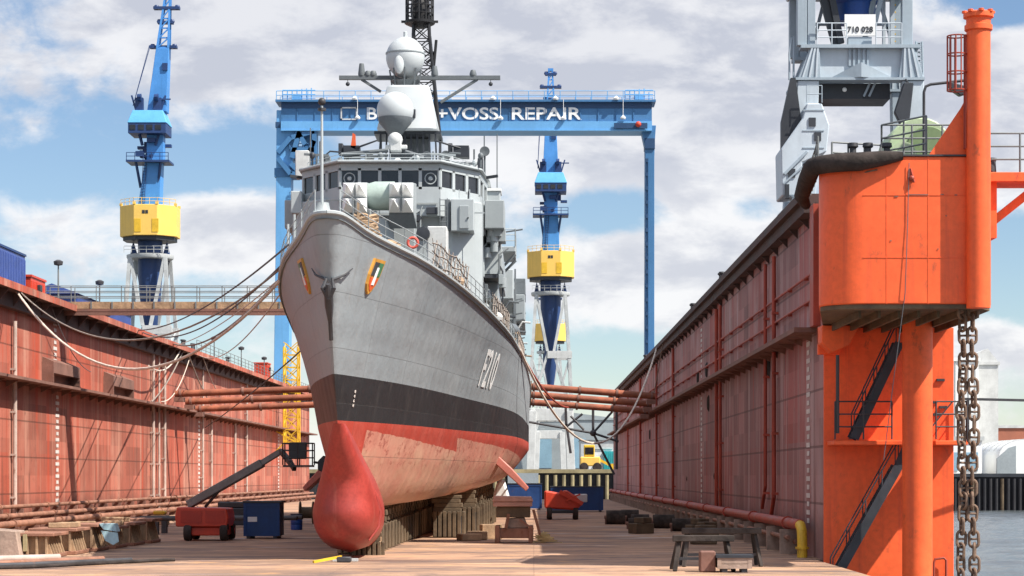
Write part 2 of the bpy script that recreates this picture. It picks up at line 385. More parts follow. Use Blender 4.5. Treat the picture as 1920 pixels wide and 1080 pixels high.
M['brick'] = mat('far_brick', (0.36,0.13,0.08,1), 0.8, 0.1, 0.3)
M['quay_dark'] = mat('tarred_quay', (0.022,0.022,0.026,1), 0.8, 0.3, 0.3, streak=0.4, streak_col=(0.10,0.085,0.08,1))
M['pile'] = mat('tan_pile', (0.30,0.25,0.14,1), 0.85, 0.25, 0.6)
M['teal'] = mat('teal_paint', (0.03,0.33,0.36,1), 0.5, 0.1, 0.8)
M['shed'] = mat('shed_grey', (0.28,0.32,0.34,1), 0.6, 0.1, 0.2)
M['shed_blue'] = mat('shed_door_blue', (0.22,0.36,0.46,1), 0.6, 0.1, 0.2)
M['tyre'] = M['black_rub']
def glass(name, col, rough=0.08):
    m = bpy.data.materials.new(name); m.use_nodes = True; p = m.node_tree.nodes['Principled BSDF']
    t = NT(m.node_tree); P = t.node('ShaderNodeTexCoord').outputs['Object']
    t.put(p.inputs['Base Color'], t.mix(t.sstep(t.noise(P, 0.9, 3), 0.3, 0.7), k3(col, 0.6), k3(col, 1.6)))
    p.inputs['Roughness'].default_value = rough; p.inputs['Specular IOR Level'].default_value = 0.6
    return m
M['glass'] = glass('dark_window_glass', (0.016,0.016,0.018,1))

# ================================================================== SETTING
def new_mat(name):
    m = bpy.data.materials.new(name); m.use_nodes = True; m.node_tree.nodes.clear(); t = NT(m.node_tree)
    p = t.node('ShaderNodeBsdfPrincipled'); t.l.new(p.outputs[0], t.node('ShaderNodeOutputMaterial').inputs[0])
    return m, t, p
def floor_mat():
    m, t, p = new_mat('dock_floor_plates')
    P = t.node('ShaderNodeNewGeometry').outputs['Position']; x, y, z = t.sep(P)
    b = t.noise(t.vmul(P, (0.35, 1, 1)), 0.22, 6, 0.62)
    c = t.mix(t.sstep(b, 0.32, 0.66), (0.24,0.15,0.10,1), (0.45,0.27,0.17,1))
    s = t.noise(t.vmul(P, (0.32, 0.6, 1)), 0.7, 8, 0.76, 0.5)
    c = t.mix(t.sstep(s, 0.46, 0.66, 0, 0.75), c, (0.15,0.095,0.08,1))
    s2 = t.noise(t.comb(t.m('MULTIPLY', x, 0.30), t.m('ADD', y, 40.0), 2.0), 0.6, 5, 0.6)
    c = t.mix(t.sstep(s2, 0.54, 0.68, 0, 0.7), c, (0.58,0.37,0.24,1))
    g = t.noise(P, 3.2, 6, 0.75)
    c = t.mix(t.sstep(g, 0.55, 0.72, 0, 0.6), c, (0.10,0.06,0.05,1))
    o = t.noise(P, 0.5, 4, 0.6)
    c = t.mix(t.sstep(o, 0.57, 0.68, 0, 0.55), c, (0.55,0.29,0.12,1))
    seam = t.m('MAXIMUM', t.m('LESS_THAN', t.m('FRACT', t.m('DIVIDE', y, 7.3)), 0.008), t.m('LESS_THAN', t.m('FRACT', t.m('DIVIDE', x, 7.1)), 0.006))
    c = t.mix(t.m('MULTIPLY', seam, 0.25), c, (0.07,0.045,0.04,1))
    dk_ = t.noise(t.vmul(P, (0.4, 1, 1)), 0.35, 8, 0.74, 0.8)
    c = t.mix(t.sstep(dk_, 0.50, 0.62, 0, 0.8), c, (0.13,0.095,0.085,1))
    t.put(p.inputs['Base Color'], c)
    wet = t.sstep(t.noise(t.vmul(P, (0.3, 1, 1)), 0.35, 4, 0.55), 0.60, 0.66)
    t.put(p.inputs['Roughness'], t.m('SUBTRACT', 0.82, t.m('MULTIPLY', wet, 0.5))); p.inputs['Specular IOR Level'].default_value = 0.3
    bn = t.node('ShaderNodeBump'); bn.inputs['Strength'].default_value = 0.5; bn.inputs['Distance'].default_value = 0.03
    t.put(bn.inputs['Height'], t.m('ADD', g, t.m('MULTIPLY', seam, 0.6))); t.l.new(bn.outputs[0], p.inputs['Normal'])
    return m
def water_mat():
    m, t, p = new_mat('harbour_water')
    P = t.node('ShaderNodeNewGeometry').outputs['Position']
    n = t.noise(t.vmul(P, (1, 0.45, 1)), 0.24, 8, 0.68)
    t.put(p.inputs['Base Color'], t.mix(n, (0.02,0.03,0.035,1), (0.13,0.145,0.15,1)))
    p.inputs['Roughness'].default_value = 0.16
    bn = t.node('ShaderNodeBump'); bn.inputs['Strength'].default_value = 1.0; bn.inputs['Distance'].default_value = 0.5
    t.put(bn.inputs['Height'], t.m('ADD', n, t.m('MULTIPLY', t.noise(P, 2.2, 4, 0.6), 0.35))); t.l.new(bn.outputs[0], p.inputs['Normal'])
    return m
M['ground'] = mat('quay_ground', (0.20,0.19,0.17,1), 0.9, 0.2, 0.05)

XR, XL, Y0, Y1, ZT, ZL = 11.8, -33.0, 91.0, 330.0, 15.2, 9.6      # dock: inner wall faces, ends, wall top, ledge
from mathutils import noise as mnoise
wx = [-5000,-300,0,10]+[14+0.45*i for i in range(150)]+[85,120,300,5000]
wy = [-300,0,60]+[80+0.75*i for i in range(275)]+[292,330,600,8000]
def wave(x, y):
    if not (14 <= x <= 82 and 80 <= y <= 286): return -1.0
    f = min(1, (x-13.9)/3, (82.1-x)/3, (y-79.9)/3, (286.1-y)/3)
    n = mnoise.fractal(Vector((x*0.16, y*0.30, 3.0)), 0.9, 2.1, 4) + 0.45*abs(mnoise.noise(Vector((x*0.42, y*0.7, 9.0))))
    return -1.0 + f*0.17*n
struct(MB().grid([[(x, y, wave(x, y)) for x in wx] for y in wy]).build('water', water_mat(), smooth=True, angle=80, recalc=False))
struct(MB().prism([(-40,66),(XR-0.3,66),(XR-0.3,Y0+0.4),(XR,Y0+0.4),(XR,Y1),(-40,Y1)], -3, 0).build('dock_floor', floor_mat(), smooth=False))
struct(MB().box(-3000,38,352.6,7500,-3,4.2).build('ground', M['ground'], smooth=False))
struct(MB().box(50,3000,285.6,7500,-3,3.7).build('pier', M['ground'], smooth=False))

# ---------------------------------------------------------------- dock walls
def draught_marks(X, Y, z0, z1, parent, side, step=0.42):
    mb = MB(); z = z0; i = 0
    while z < z1:
        wd = 0.56 if i % 2 else 0.36
        mb.box(min(X, X+side*0.02), max(X, X+side*0.02), Y-wd, Y+wd, z, z+step*0.55); z += step; i += 1
    return mb.build('draught_marks', M['mark'], parent, smooth=False)

wr = thing('dock_wall', 'shaded red brown side wall of the floating dock with vertical red pipes and a pipe along its foot', 'dock wall', (14.4, Y0, 0))
MB().box(XR, 17.0, Y0, Y1, -3, ZT-0.6).build('wall_panel', M['wall_dim'], wr, smooth=False)
MB().box(XR-0.95, XR+0.02, Y0+2.2, Y1-0.3, ZL-0.20, ZL).build('ledge', M['ledge'], wr, smooth=False)
mb = MB()
for k in range(70):
    y = Y0+4+k*3.3; mb.prism([(XR-0.7,ZL-0.20),(XR,ZL-0.20),(XR,ZL-0.5)], y-0.04, y+0.04, axis='y')
mb.build('ledge_bracket', M['ledge'], wr, smooth=False)
mb = MB().box(XR-0.75, 17.2, Y0+2.5, Y1, ZT-0.35, ZT).box(XR, 17.0, Y0+2.5, Y1, ZT-0.6, ZT-0.35).box(XR-0.5, XR-0.02, Y0+2.5, Y1, ZT-0.8, ZT-0.35)
for k in range(58):
    y = Y0+5+k*4; mb.prism([(XR-0.4,ZT-0.8),(XR,ZT-0.8),(XR,ZT-1.2)], y-0.05, y+0.05, axis='y')
mb.build('top_walkway', M['dark_walk'], wr, smooth=False)
for Y, r, zb in ((108,0.10,1.5),(112,0.09,2.0),(139,0.10,1.2),(142,0.12,1.2),(186,0.12,1.0),(211,0.11,1.0),(243,0.12,1.0),(275,0.1,1.0)):
    mb = MB().path([(XR-0.2,Y,ZT-1.2),(XR-0.2,Y,zb+0.9),(XR-0.2,Y+1.5,zb-0.2)] if Y in (108,112) else [(XR-0.2,Y,ZT-1.2),(XR-0.2,Y,zb)], r, 10)
    z = 2.5
    while z < 13: mb.box(XR-0.32,XR,Y-0.2,Y+0.2,z,z+0.12); z += 2.9
    mb.build('drain_pipe', M['redpipe'], wr)
for z in (11.9, 10.8):
    mb = MB().tube((XR-0.14,94,z),(XR-0.14,Y1-3,z),0.06,n=8)
    for k in range(38): mb.box(XR-0.2,XR,96+k*6.1,96.12+k*6.1,z-0.12,z+0.05)
    mb.build('service_pipe', M['redpipe'], wr)
draught_marks(XR-0.012, 96, 1.4, 9.1, wr, -1, 0.36); draught_marks(XR-0.012, 157, 1.2, 9.1, wr, -1, 0.36); draught_marks(XR-0.012, 157, 10.3, 13.6, wr, -1, 0.36)
mb = MB().tube((XR-0.55,94.5,1.35),(XR-0.55,Y1-4,1.35),0.23,n=12)
for k in range(15): mb.tube((XR-0.55,99+k*15.4,1.35),(XR-0.55,99.15+k*15.4,1.35),0.30,n=12)
mb.build('foot_pipe', M['redpipe'], wr)
MB().path([(XR-0.55,95.0,1.35),(XR-0.55,94.2,1.32),(XR-0.55,93.8,1.05),(XR-0.55,93.7,0.6),(XR-0.55,93.7,0.0)],0.215,12).tube((XR-0.55,93.7,0.35),(XR-0.55,93.7,0.45),0.29,n=12).build('pipe_elbow', M['yellow'], wr)
MB().tube((XR-0.75,97,0.75),(XR-0.75,Y1-4,0.75),0.10,n=8).tube((XR-0.35,97,0.55),(XR-0.35,Y1-4,0.55),0.12,n=8).build('lower_pipe', M['rustpipe'], wr)
mb = MB()
for k in range(40):
    y = 98+k*5.6; mb.box(XR-1.0,XR-0.02,y,y+0.28,0,1.08)
mb.build('pipe_support', M['concrete'], wr, smooth=False)
MB().box(XR-0.30, XR+0.01, 92.0, 93.2, ZL, ZT-0.6).build('corner_post', M['redpipe'], wr, smooth=False)
for Y, z in ((152,10.6),(160,10.4),(150.5,8.3),(226,7.6),(172,3.2),(146,3.4),(112,8.9)):
    MB().lathe([(0.05,-0.1),(0.42,-0.1),(0.62,0.05),(0.62,0.25),(0.3,0.3),(0.25,0.2)] if z > 7 else [(0.02,-0.05),(0.2,0),(0.2,0.1)], (XR-0.02,Y,z), 16, 'x').build('porthole', M['black_rub'], wr)

wl_ = thing('dock_wall', 'sunlit salmon red side wall of the floating dock with a dark ledge and chalky vertical pipes', 'dock wall', (-35.6, Y0, 0))
MB().box(-38.2, XL, Y0, Y1, -3, ZT-0.6).build('wall_panel', M['wall_lit'], wl_, smooth=False)
MB().box(XL-0.02, XL+1.25, Y0, Y1-0.3, ZL-0.18, ZL).build('ledge', M['ledge'], wl_, smooth=False)
mb = MB()
for k in range(70):
    y = Y0+3+k*3.3; mb.prism([(XL,ZL-0.18),(XL+0.8,ZL-0.18),(XL,ZL-0.6)], y-0.04, y+0.04, axis='y')
mb.build('ledge_bracket', M['ledge'], wl_, smooth=False)
MB().box(XL+1.302, XL+1.36, Y0, Y1, ZT-0.38, ZT+0.06).build('walkway_edge', M['wall_lit'], wl_, smooth=False)
mb = MB().box(-38.4, XL+1.3, Y0, Y1, ZT-0.35, ZT).box(XL, XL+0.5, Y0, Y1, ZT-1.3, ZT-0.35)
for k in range(58):
    y = Y0+5+k*4; mb.prism([(XL+0.5,ZT-0.35),(XL+1.2,ZT-0.35),(XL+0.5,ZT-1.2)], y-0.05, y+0.05, axis='y')
mb.build('top_walkway', M['dark_walk'], wl_, smooth=False)
for Y, z0, z1, r in ((141.5,0.8,13.2,0.14),(193,0.5,15.0,0.14),(196,0.5,15.2,0.10),(199,1.0,14.5,0.14),(222,2,14,0.12),(228,1.0,9.2,0.12),(256,1.2,14.5,0.13),(246,2,9.2,0.14)):
    mb = MB().tube((XL+0.25,Y,z0),(XL+0.25,Y,z1),r,n=10)
    z = z0+1.2
    while z < z1-1: mb.box(XL,XL+0.34,Y-0.22,Y+0.22,z,z+0.12); z += 2.7
    mb.build('drain_pipe', M['whitepipe'], wl_)
for Y, z0, z1 in ((154.5,10.0,14.0),(155.2,1.2,9.0),(221,1.5,9.0),(290,1.5,9.0)): draught_marks(XL+0.012, Y, z0, z1, wl_, 1)
for ya, yb in ((150.5,159),(172,180.5)):
    MB().box(XL,XL+0.8,ya,yb,ZL+0.75,ZL+1.5).prism([(XL,ZL+1.5),(XL+0.8,ZL+1.5),(XL,ZL+1.85)],ya,yb,'y').box(XL,XL+0.12,ya,yb,ZL,ZL+0.75).box(XL,XL+0.8,ya-0.15,ya,ZL,ZL+1.5).box(XL,XL+0.8,yb,yb+0.15,ZL,ZL+1.5).build('ventilation_hood', M['ledge'], wl_, smooth=False)
for X, z, r in ((XL+0.5,1.5,0.13),(XL+0.9,0.95,0.17),(XL+1.35,0.5,0.20)):
    mb = MB().tube((X,Y0+2,z),(X,Y1-4,z),r,n=10)
    for k in range(17): mb.tube((X,96+k*13.4,z),(X,96.16+k*13.4,z),r+0.07,n=10)
    mb.build('foot_pipe', M['rustpipe'], wl_)
mb = MB()
for k in range(40): mb.box(XL,XL+1.7,97+k*5.6,97.25+k*5.6,0,0.32).box(XL,XL+0.7,97+k*5.6,97.25+k*5.6,0.32,1.36)
mb.build('pipe_support', M['ledge'], wl_, smooth=False)
mb = MB()
for X in (-37.8, ): mb.rail([(X,Y0+2,ZT),(X,Y1-2,ZT)], 1.1, 0.03, 4)
mb.rail([(XL+1.15,212,ZT),(XL+1.15,Y1-2,ZT)], 1.1, 0.03, 3)
mb.build('handrail', M['greysteel'], wl_)
MB().rail([(16.9,130,ZT),(16.9,Y1-2,ZT)], 1.1, 0.03, 4).build('handrail', M['greysteel'], wr)

# short lamp posts and bollards along both wall tops
def small_lamp(x, y, h, label):
    t = thing('deck_lamp', label, 'lamp', (x,y,ZT), 'lamps along the dock wall tops')
    MB().tube((x,y,ZT),(x,y,ZT+h),0.07,0.05,8).build('post', M['greysteel'], t)
    MB().lathe([(0.05,0),(0.3,0.06),(0.34,0.3),(0.12,0.42)],(x,y,ZT+h),12).build('lamp_head', M['darksteel'], t)
small_lamp(-33.4, 157.5, 3.0, 'short lamp post on the left dock wall between the red cabin and the gangway')
small_lamp(-33.4, 172.5, 2.9, 'thin lamp post rising beside the gangway near the blue roofed cabin')
small_lamp(-32.2, 226, 1.9, 'lamp post on the far part of the left dock wall, third past the gangway')
small_lamp(-32.2, 247, 2.1, 'lamp post on the far part of the left dock wall, beyond the third one')
small_lamp(-32.2, 268, 2.1, 'farthest lamp post before the small red hut on the left dock wall')
boll = None
for i, (x, y) in enumerate([(11.6,138),(11.6,163),(11.6,232),(-32.2,206),(-32.2,212),(-32.2,236)]):
    lab = ('dark twin horn bollard at the inner edge of the shaded dock wall top' if x > 0 else 'dark twin horn bollard on the sunlit dock wall top beyond the gangway')
    if boll is None:
        boll = thing('bollard', lab, 'bollard', (x,y,ZT), 'bollards on the shaded dock wall'); 
        for o_ in (-0.4,0.4): MB().lathe([(0.22,0),(0.16,0.1),(0.13,0.5),(0.22,0.58),(0.2,0.68)],(x,y+o_,ZT+0.081),12).build('horn', M['darksteel'], boll)
        MB().box(x-0.4,x+0.4,y-0.9,y+0.9,ZT,ZT+0.08).build('base_plate', M['darksteel'], boll)
    else:
        c = dup(boll, (x,y,ZT), 0, lab); c['group'] = 'bollards on the shaded dock wall' if x > 0 else 'bollards on the sunlit dock wall'

# ================================================================== FRIGATE
CX, YB, ZW, ZK, LS = -7.85, 85.0, 5.6, 2.0, 128.0
def interp(tab, x):
    """monotone cubic through a table"""
    n = len(tab)
    if x <= tab[0][0]: return tab[0][1]
    if x >= tab[-1][0]: return tab[-1][1]
    d = [(tab[i+1][1]-tab[i][1])/(tab[i+1][0]-tab[i][0]) for i in range(n-1)]
    def tan_(i):
        if i == 0: return d[0]
        if i == n-1: return d[-1]
        return 0 if d[i-1]*d[i] <= 0 else 2*d[i-1]*d[i]/(d[i-1]+d[i])
    for i in range(n-1):
        if x <= tab[i+1][0]:
            h = tab[i+1][0]-tab[i][0]; t = (x-tab[i][0])/h
            return (tab[i][1]*(1+2*t)*(1-t)**2 + h*tan_(i)*t*(1-t)**2 + tab[i+1][1]*t*t*(3-2*t) + h*tan_(i+1)*t*t*(t-1))
T_DECK = [(0,0),(0.1,0.36),(0.45,0.62),(1.5,0.95),(3.4,1.42),(10.9,3.1),(20,4.4),(30,5.3),(41,6.0),(63,6.35),(90,6.2),(128,5.6)]
T_WL = [(0,0),(1,0.22),(3,0.62),(6,1.2),(11,1.95),(16,2.55),(26,3.5),(36,4.5),(46,5.4),(56,5.85),(70,6.05),(90,6.05),(124,5.0)]
T_KEEL = [(0,0),(3,0.2),(8,0.6),(16,1.5),(26,2.3),(45,3.4),(70,3.6),(100,2.4),(120,0.6)]
def zkeel(s): return ZK + 0.016*max(0.0, s-15)        # trimmed by the bow
T_ZD = [(0,13.42),(3.4,12.98),(10.9,12.6),(20,12.15),(30,11.75),(41,11.3),(63,10.9),(128,10.5)]
T_STEM = [(2.0,9.0),(3.0,6.6),(4.0,5.2),(5.6,4.1),(7.4,2.9),(10.5,1.25),(13.5,0.0)]
def axc(s): return CX + 0.015*s                       # the hull lies a little askew in the dock
def zdeck(s): return interp(T_ZD, s)
def stem(z): return interp(T_STEM, z)
def half(s, z):
    d = max(0.0, s - stem(z))
    if z >= ZW:
        t = min(1, (z-ZW)/(zdeck(s)-ZW)); g = 0.42*t + 0.58*t*t
        return interp(T_WL, d)*(1-g) + interp(T_DECK, d)*g
    t = max(0, (z-zkeel(s))/(ZW-zkeel(s))); p = 0.82 - 0.40*min(1, s/45)
    return interp(T_KEEL, d) + (interp(T_WL, d)-interp(T_KEEL, d))*t**p
def hull_pt(s, z, side=1, off=0.0):
    h = half(s, z); e = 0.05
    n = Vector((1, -(half(s+e, z)-half(s-e, z))/(2*e), -(half(s, z+e)-half(s, z-e))/(2*e))).normalized()
    p = Vector((h, s, z)) + n*off
    return Vector((axc(s) + side*p.x, YB + p.y, p.z))

def hull_mat():
    m, t, p = new_mat('hull_paint')
    P = t.node('ShaderNodeNewGeometry').outputs['Position']; x, y, z = t.sep(P); s = t.m('SUBTRACT', y, YB)
    wob = t.m('MULTIPLY', t.m('SUBTRACT', t.noise(P, 1.6, 4, 0.6), 0.5), 0.10)
    zz = t.m('ADD', z, wob)
    b = t.noise(t.vmul(P, (1, 0.5, 0.7)), 0.25, 5, 0.6)
    grey = t.mix(t.sstep(b, 0.35, 0.65), (0.228,0.260,0.278,1), (0.270,0.298,0.312,1))
    dr = t.noise(t.vmul(P, (2.0, 2.0, 0.10)), 1.1, 6, 0.7)
    grey = t.mix(t.sstep(dr, 0.56, 0.74, 0, 0.35), grey, (0.36,0.37,0.36,1))
    dr2 = t.noise(t.comb(t.m('ADD', t.m('MULTIPLY', y, 2.4), 50.0), t.m('MULTIPLY', z, 0.12), x), 1.0, 6, 0.7)
    grey = t.mix(t.sstep(dr2, 0.56, 0.74, 0, 0.50), grey, (0.17,0.165,0.155,1))
    rs = t.noise(t.comb(t.m('MULTIPLY', y, 1.5), t.m('MULTIPLY', z, 0.35), 33.0), 1.0, 7, 0.72)
    grey = t.mix(t.sstep(rs, 0.62, 0.74, 0, 0.5), grey, (0.30,0.20,0.13,1))
    pl = t.white(t.comb(t.m('FLOOR', t.m('DIVIDE', s, 6.3)), t.m('FLOOR', t.m('DIVIDE', z, 2.1)), t.m('SIGN', t.m('SUBTRACT', x, CX))))
    grey = t.mix(t.m('MULTIPLY', pl, 0.30), grey, (0.20,0.21,0.22,1))
    black = t.mix(t.sstep(t.noise(t.vmul(P, (1,1,0.3)), 1.2, 6, 0.7), 0.5, 0.75, 0, 0.6), (0.022,0.022,0.024,1), (0.06,0.055,0.052,1))
    red = t.mix(t.sstep(t.noise(t.vmul(P, (1,1,0.5)), 0.8, 6, 0.7), 0.4, 0.7), (0.40,0.055,0.036,1), (0.44,0.085,0.06,1))
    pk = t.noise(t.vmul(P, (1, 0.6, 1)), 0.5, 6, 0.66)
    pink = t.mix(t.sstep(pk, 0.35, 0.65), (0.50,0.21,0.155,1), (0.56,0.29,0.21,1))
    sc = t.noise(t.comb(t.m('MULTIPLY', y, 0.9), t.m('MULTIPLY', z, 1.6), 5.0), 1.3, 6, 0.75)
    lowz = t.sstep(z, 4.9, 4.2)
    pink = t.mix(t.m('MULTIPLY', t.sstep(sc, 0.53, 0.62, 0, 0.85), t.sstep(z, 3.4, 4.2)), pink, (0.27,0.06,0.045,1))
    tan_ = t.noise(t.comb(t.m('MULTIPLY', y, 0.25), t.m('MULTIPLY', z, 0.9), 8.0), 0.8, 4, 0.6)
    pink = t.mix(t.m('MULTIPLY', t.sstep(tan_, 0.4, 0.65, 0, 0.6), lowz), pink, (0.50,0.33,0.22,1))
    # edges of the paint coats
    zb1 = t.m('SUBTRACT', 5.33, t.m('MULTIPLY', t.m('SUBTRACT', s, 8.0), 0.028))
    zb2 = t.m('SUBTRACT', 5.36, t.m('MULTIPLY', t.m('SUBTRACT', s, 32.0), 0.013))
    far = t.m('GREATER_THAN', t.m('ADD', s, t.m('MULTIPLY', zz, 1.4)), 38.0)
    zb = t.m('ADD', t.m('MULTIPLY', zb1, t.m('SUBTRACT', 1.0, far)), t.m('MULTIPLY', zb2, far))
    wob2 = t.m('MULTIPLY', t.m('SUBTRACT', t.noise(P, 0.9, 5, 0.65), 0.5), 0.22)
    ispink = t.m('MULTIPLY', t.m('LESS_THAN', t.m('ADD', z, wob2), zb), t.m('MULTIPLY', t.m('GREATER_THAN', s, 8.3), t.m('GREATER_THAN', x, CX)))  # pale coat left off starboard, painting that shaded side darker
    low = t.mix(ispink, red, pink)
    c = t.mix(t.m('GREATER_THAN', z, t.m('ADD', ZW, t.m('MULTIPLY', s, 0.0055))), low, black)
    ztop = t.m('SUBTRACT', 7.42, t.m('MULTIPLY', t.m('MINIMUM', s, 45.0), 0.0004))
    c = t.mix(t.m('GREATER_THAN', z, ztop), c, grey)
    sm = t.m('MAXIMUM', t.m('LESS_THAN', t.m('FRACT', t.m('DIVIDE', s, 6.3)), 0.008), t.m('LESS_THAN', t.m('FRACT', t.m('DIVIDE', z, 2.1)), 0.018))
    c = t.mix(t.m('MULTIPLY', sm, 0.35), c, (0.05,0.05,0.05,1))
    t.put(p.inputs['Base Color'], c)
    t.put(p.inputs['Roughness'], t.sstep(b, 0.2, 0.8, 0.42, 0.6)); p.inputs['Specular IOR Level'].default_value = 0.4
    # plates dished between the frames
    fr = t.m('SINE', t.m('MULTIPLY', s, 2*pi/1.55)); lg = t.m('SINE', t.m('MULTIPLY', z, 2*pi/1.3))
    hgt = t.m('ADD', t.m('MULTIPLY', t.m('ADD', fr, t.m('MULTIPLY', lg, 0.6)), 0.18), t.m('MULTIPLY', t.noise(P, 0.8, 4, 0.6), 1.2))
    sm = t.m('MAXIMUM', t.m('LESS_THAN', t.m('FRACT', t.m('DIVIDE', s, 6.3)), 0.006), t.m('LESS_THAN', t.m('FRACT', t.m('DIVIDE', z, 2.1)), 0.014))
    bn = t.node('ShaderNodeBump'); bn.inputs['Strength'].default_value = 0.6; bn.inputs['Distance'].default_value = 0.09
    t.put(bn.inputs['Height'], t.m('SUBTRACT', hgt, t.m('MULTIPLY', sm, 0.35))); t.l.new(bn.outputs[0], p.inputs['Normal'])
    return m

ship = thing('frigate', 'grey naval frigate standing in the dock with black and red underbody and number F210', 'warship', (CX, YB+40, 0))
us = [0,0.0006,0.0018,0.004,0.008,0.013,0.02,0.03,0.042,0.056,0.072,0.09,0.11,0.13,0.155,0.18,0.21,0.245,0.28,0.32,0.36,0.41,0.46,0.52,0.58,0.65,0.72,0.8,0.88,0.95,1.0]
rows = []
for j in range(12): rows.append(('b', j/12))
for j in range(17): rows.append(('a', j/16))
def hull_side(sd):
    G = []
    for k, t in rows:
        row = []
        for u in us:
            if k == 'b':
                s = 0
                for _ in range(8):
                    z = zkeel(s) + t*(ZW-zkeel(s)); s = stem(z) + u*(LS-stem(z))
            else:
                s = 0; z = ZW
                for _ in range(8):
                    z = ZW + t*(zdeck(s)-ZW); s = stem(z) + u*(LS-stem(z))
            row.append(Vector((axc(s)+sd*half(s, z), YB+s, z)))
        G.append(row)
    return G
GR, GL = hull_side(1), hull_side(-1)
mb = MB().grid(GR).grid([r[::-1] for r in GL])
mb.grid([[a, b] for a, b in zip(GL[0], GR[0])])                         # flat of keel
mb.grid([[a, b] for a, b in zip([r[-1] for r in GL], [r[-1] for r in GR])])  # transom
hull = mb.build('hull', hull_mat(), ship, angle=50)
bm = bmesh.new(); bm.from_mesh(hull.data); bmesh.ops.remove_doubles(bm, verts=bm.verts, dist=0.003); bmesh.ops.recalc_face_normals(bm, faces=bm.faces)
bm.to_mesh(hull.data); bm.free(); hull.data.set_sharp_from_angle(angle=radians(50))
eR, eL = GR[-1], GL[-1]
MB().grid([[a-Vector((0,0,0.22)), b-Vector((0,0,0.22))] for a, b in zip(eL, eR)]).build('deck', M['deck'], ship)
MB().path([p+Vector((0,0,0.02)) for p in eR], 0.085, 6).path([p+Vector((0,0,0.02)) for p in eL], 0.085, 6).build('deck_edge', M['ship_l'], ship)

# sonar dome: a hanging drop below the forefoot, made of flat teardrop sections
T_DW = [(0.22,0.05),(0.3,0.42),(0.5,0.80),(0.9,1.15),(1.4,1.36),(1.9,1.40),(2.5,1.27),(3.1,1.09),(3.7,0.86),(4.3,0.64),(4.9,0.44),(5.5,0.22)]
T_DF = [(0.22,9.0),(0.5,7.1),(0.9,6.3),(1.4,5.9),(1.9,5.75),(2.5,5.8),(3.1,5.75),(3.7,5.35),(4.3,4.85),(4.9,4.5),(5.5,4.14)]
G = []
for k in range(25):
    z = 0.22 + 5.28*(k/24); hw = interp(T_DW, z); f = interp(T_DF, z); L = 12.0 if z < 2.4 else 12.0-(z-2.4)*2.2
    row = []
    for i in range(36):
        a = i/36*2*pi; ca = cos(a)
        if ca > 0: yy = f + hw*1.5*(1-ca)                                # blunt nose
        else: yy = f + hw*1.5 + (-ca)*(L-hw*1.5)
        wdt = sin(a) if ca > 0 else math.copysign(abs(sin(a))**1.3, sin(a))
        row.append((axc(yy) + wdt*hw, YB+yy, z))
    G.append(row)
MB().grid(G, close=True).add(G[0], [tuple(range(36))]).build('sonar_dome', M['bulb'], ship, angle=60)
# long rib on the dome's flank
MB().path([(CX+1.08,YB+7.2,0.75),(CX+1.42,YB+7.6,1.3),(CX+1.5,YB+7.7,1.9),(CX+1.35,YB+7.6,2.6),(CX+1.12,YB+7.4,3.1)],[0.03,0.10,0.13,0.10,0.03],8).build('dome_strake', M['bulb'], ship)
# stabiliser fins and bilge keels
for sd in (1, -1):
    a = Vector((axc(50)+sd*4.5,YB+50,4.75)); b = Vector((axc(50)+sd*6.75,YB+50.3,2.6))
    MB().prism([(a.x-0.1,a.z-0.22*1),(a.x+0.12,a.z+0.22),((a.x+b.x)/2+sd*0.16,(a.z+b.z)/2+0.22),(b.x+sd*0.08,b.z+0.12),(b.x-sd*0.08,b.z-0.12),((a.x+b.x)/2-sd*0.12,(a.z+b.z)/2-0.16)],a.y,a.y+2.6,'y').build('stabiliser_fin', mat('fin_paint', (0.50,0.17,0.13,1), 0.5, 0.1, 0.5), ship, bevel=0.05)
# anchor in the stem
A = lambda s, z, sd, o: hull_pt(s, z, sd, o)
mb = MB()
for sd in (1, -1):
    mb.path([Vector((CX,YB+0.85,10.2)), Vector((CX+sd*0.22,YB+0.72,10.6)), A(1.0,10.95,sd,0.12), A(1.45,11.2,sd,0.14), A(2.1,11.5,sd,0.10)], [0.11,0.085,0.06,0.045,0.02], 8)
mb.path([(CX,YB+1.5,9.4),(CX,YB+1.1,9.95),(CX,YB+0.8,10.45),(CX,YB+0.62,10.75)],[0.09,0.17,0.17,0.08],8)
mb.build('anchor', M['darksteel'], ship)
MB().path([(CX,YB+2.0,8.7),(CX,YB+1.3,9.9)],0.09,6).build('anchor_shackle', M['darksteel'], ship)
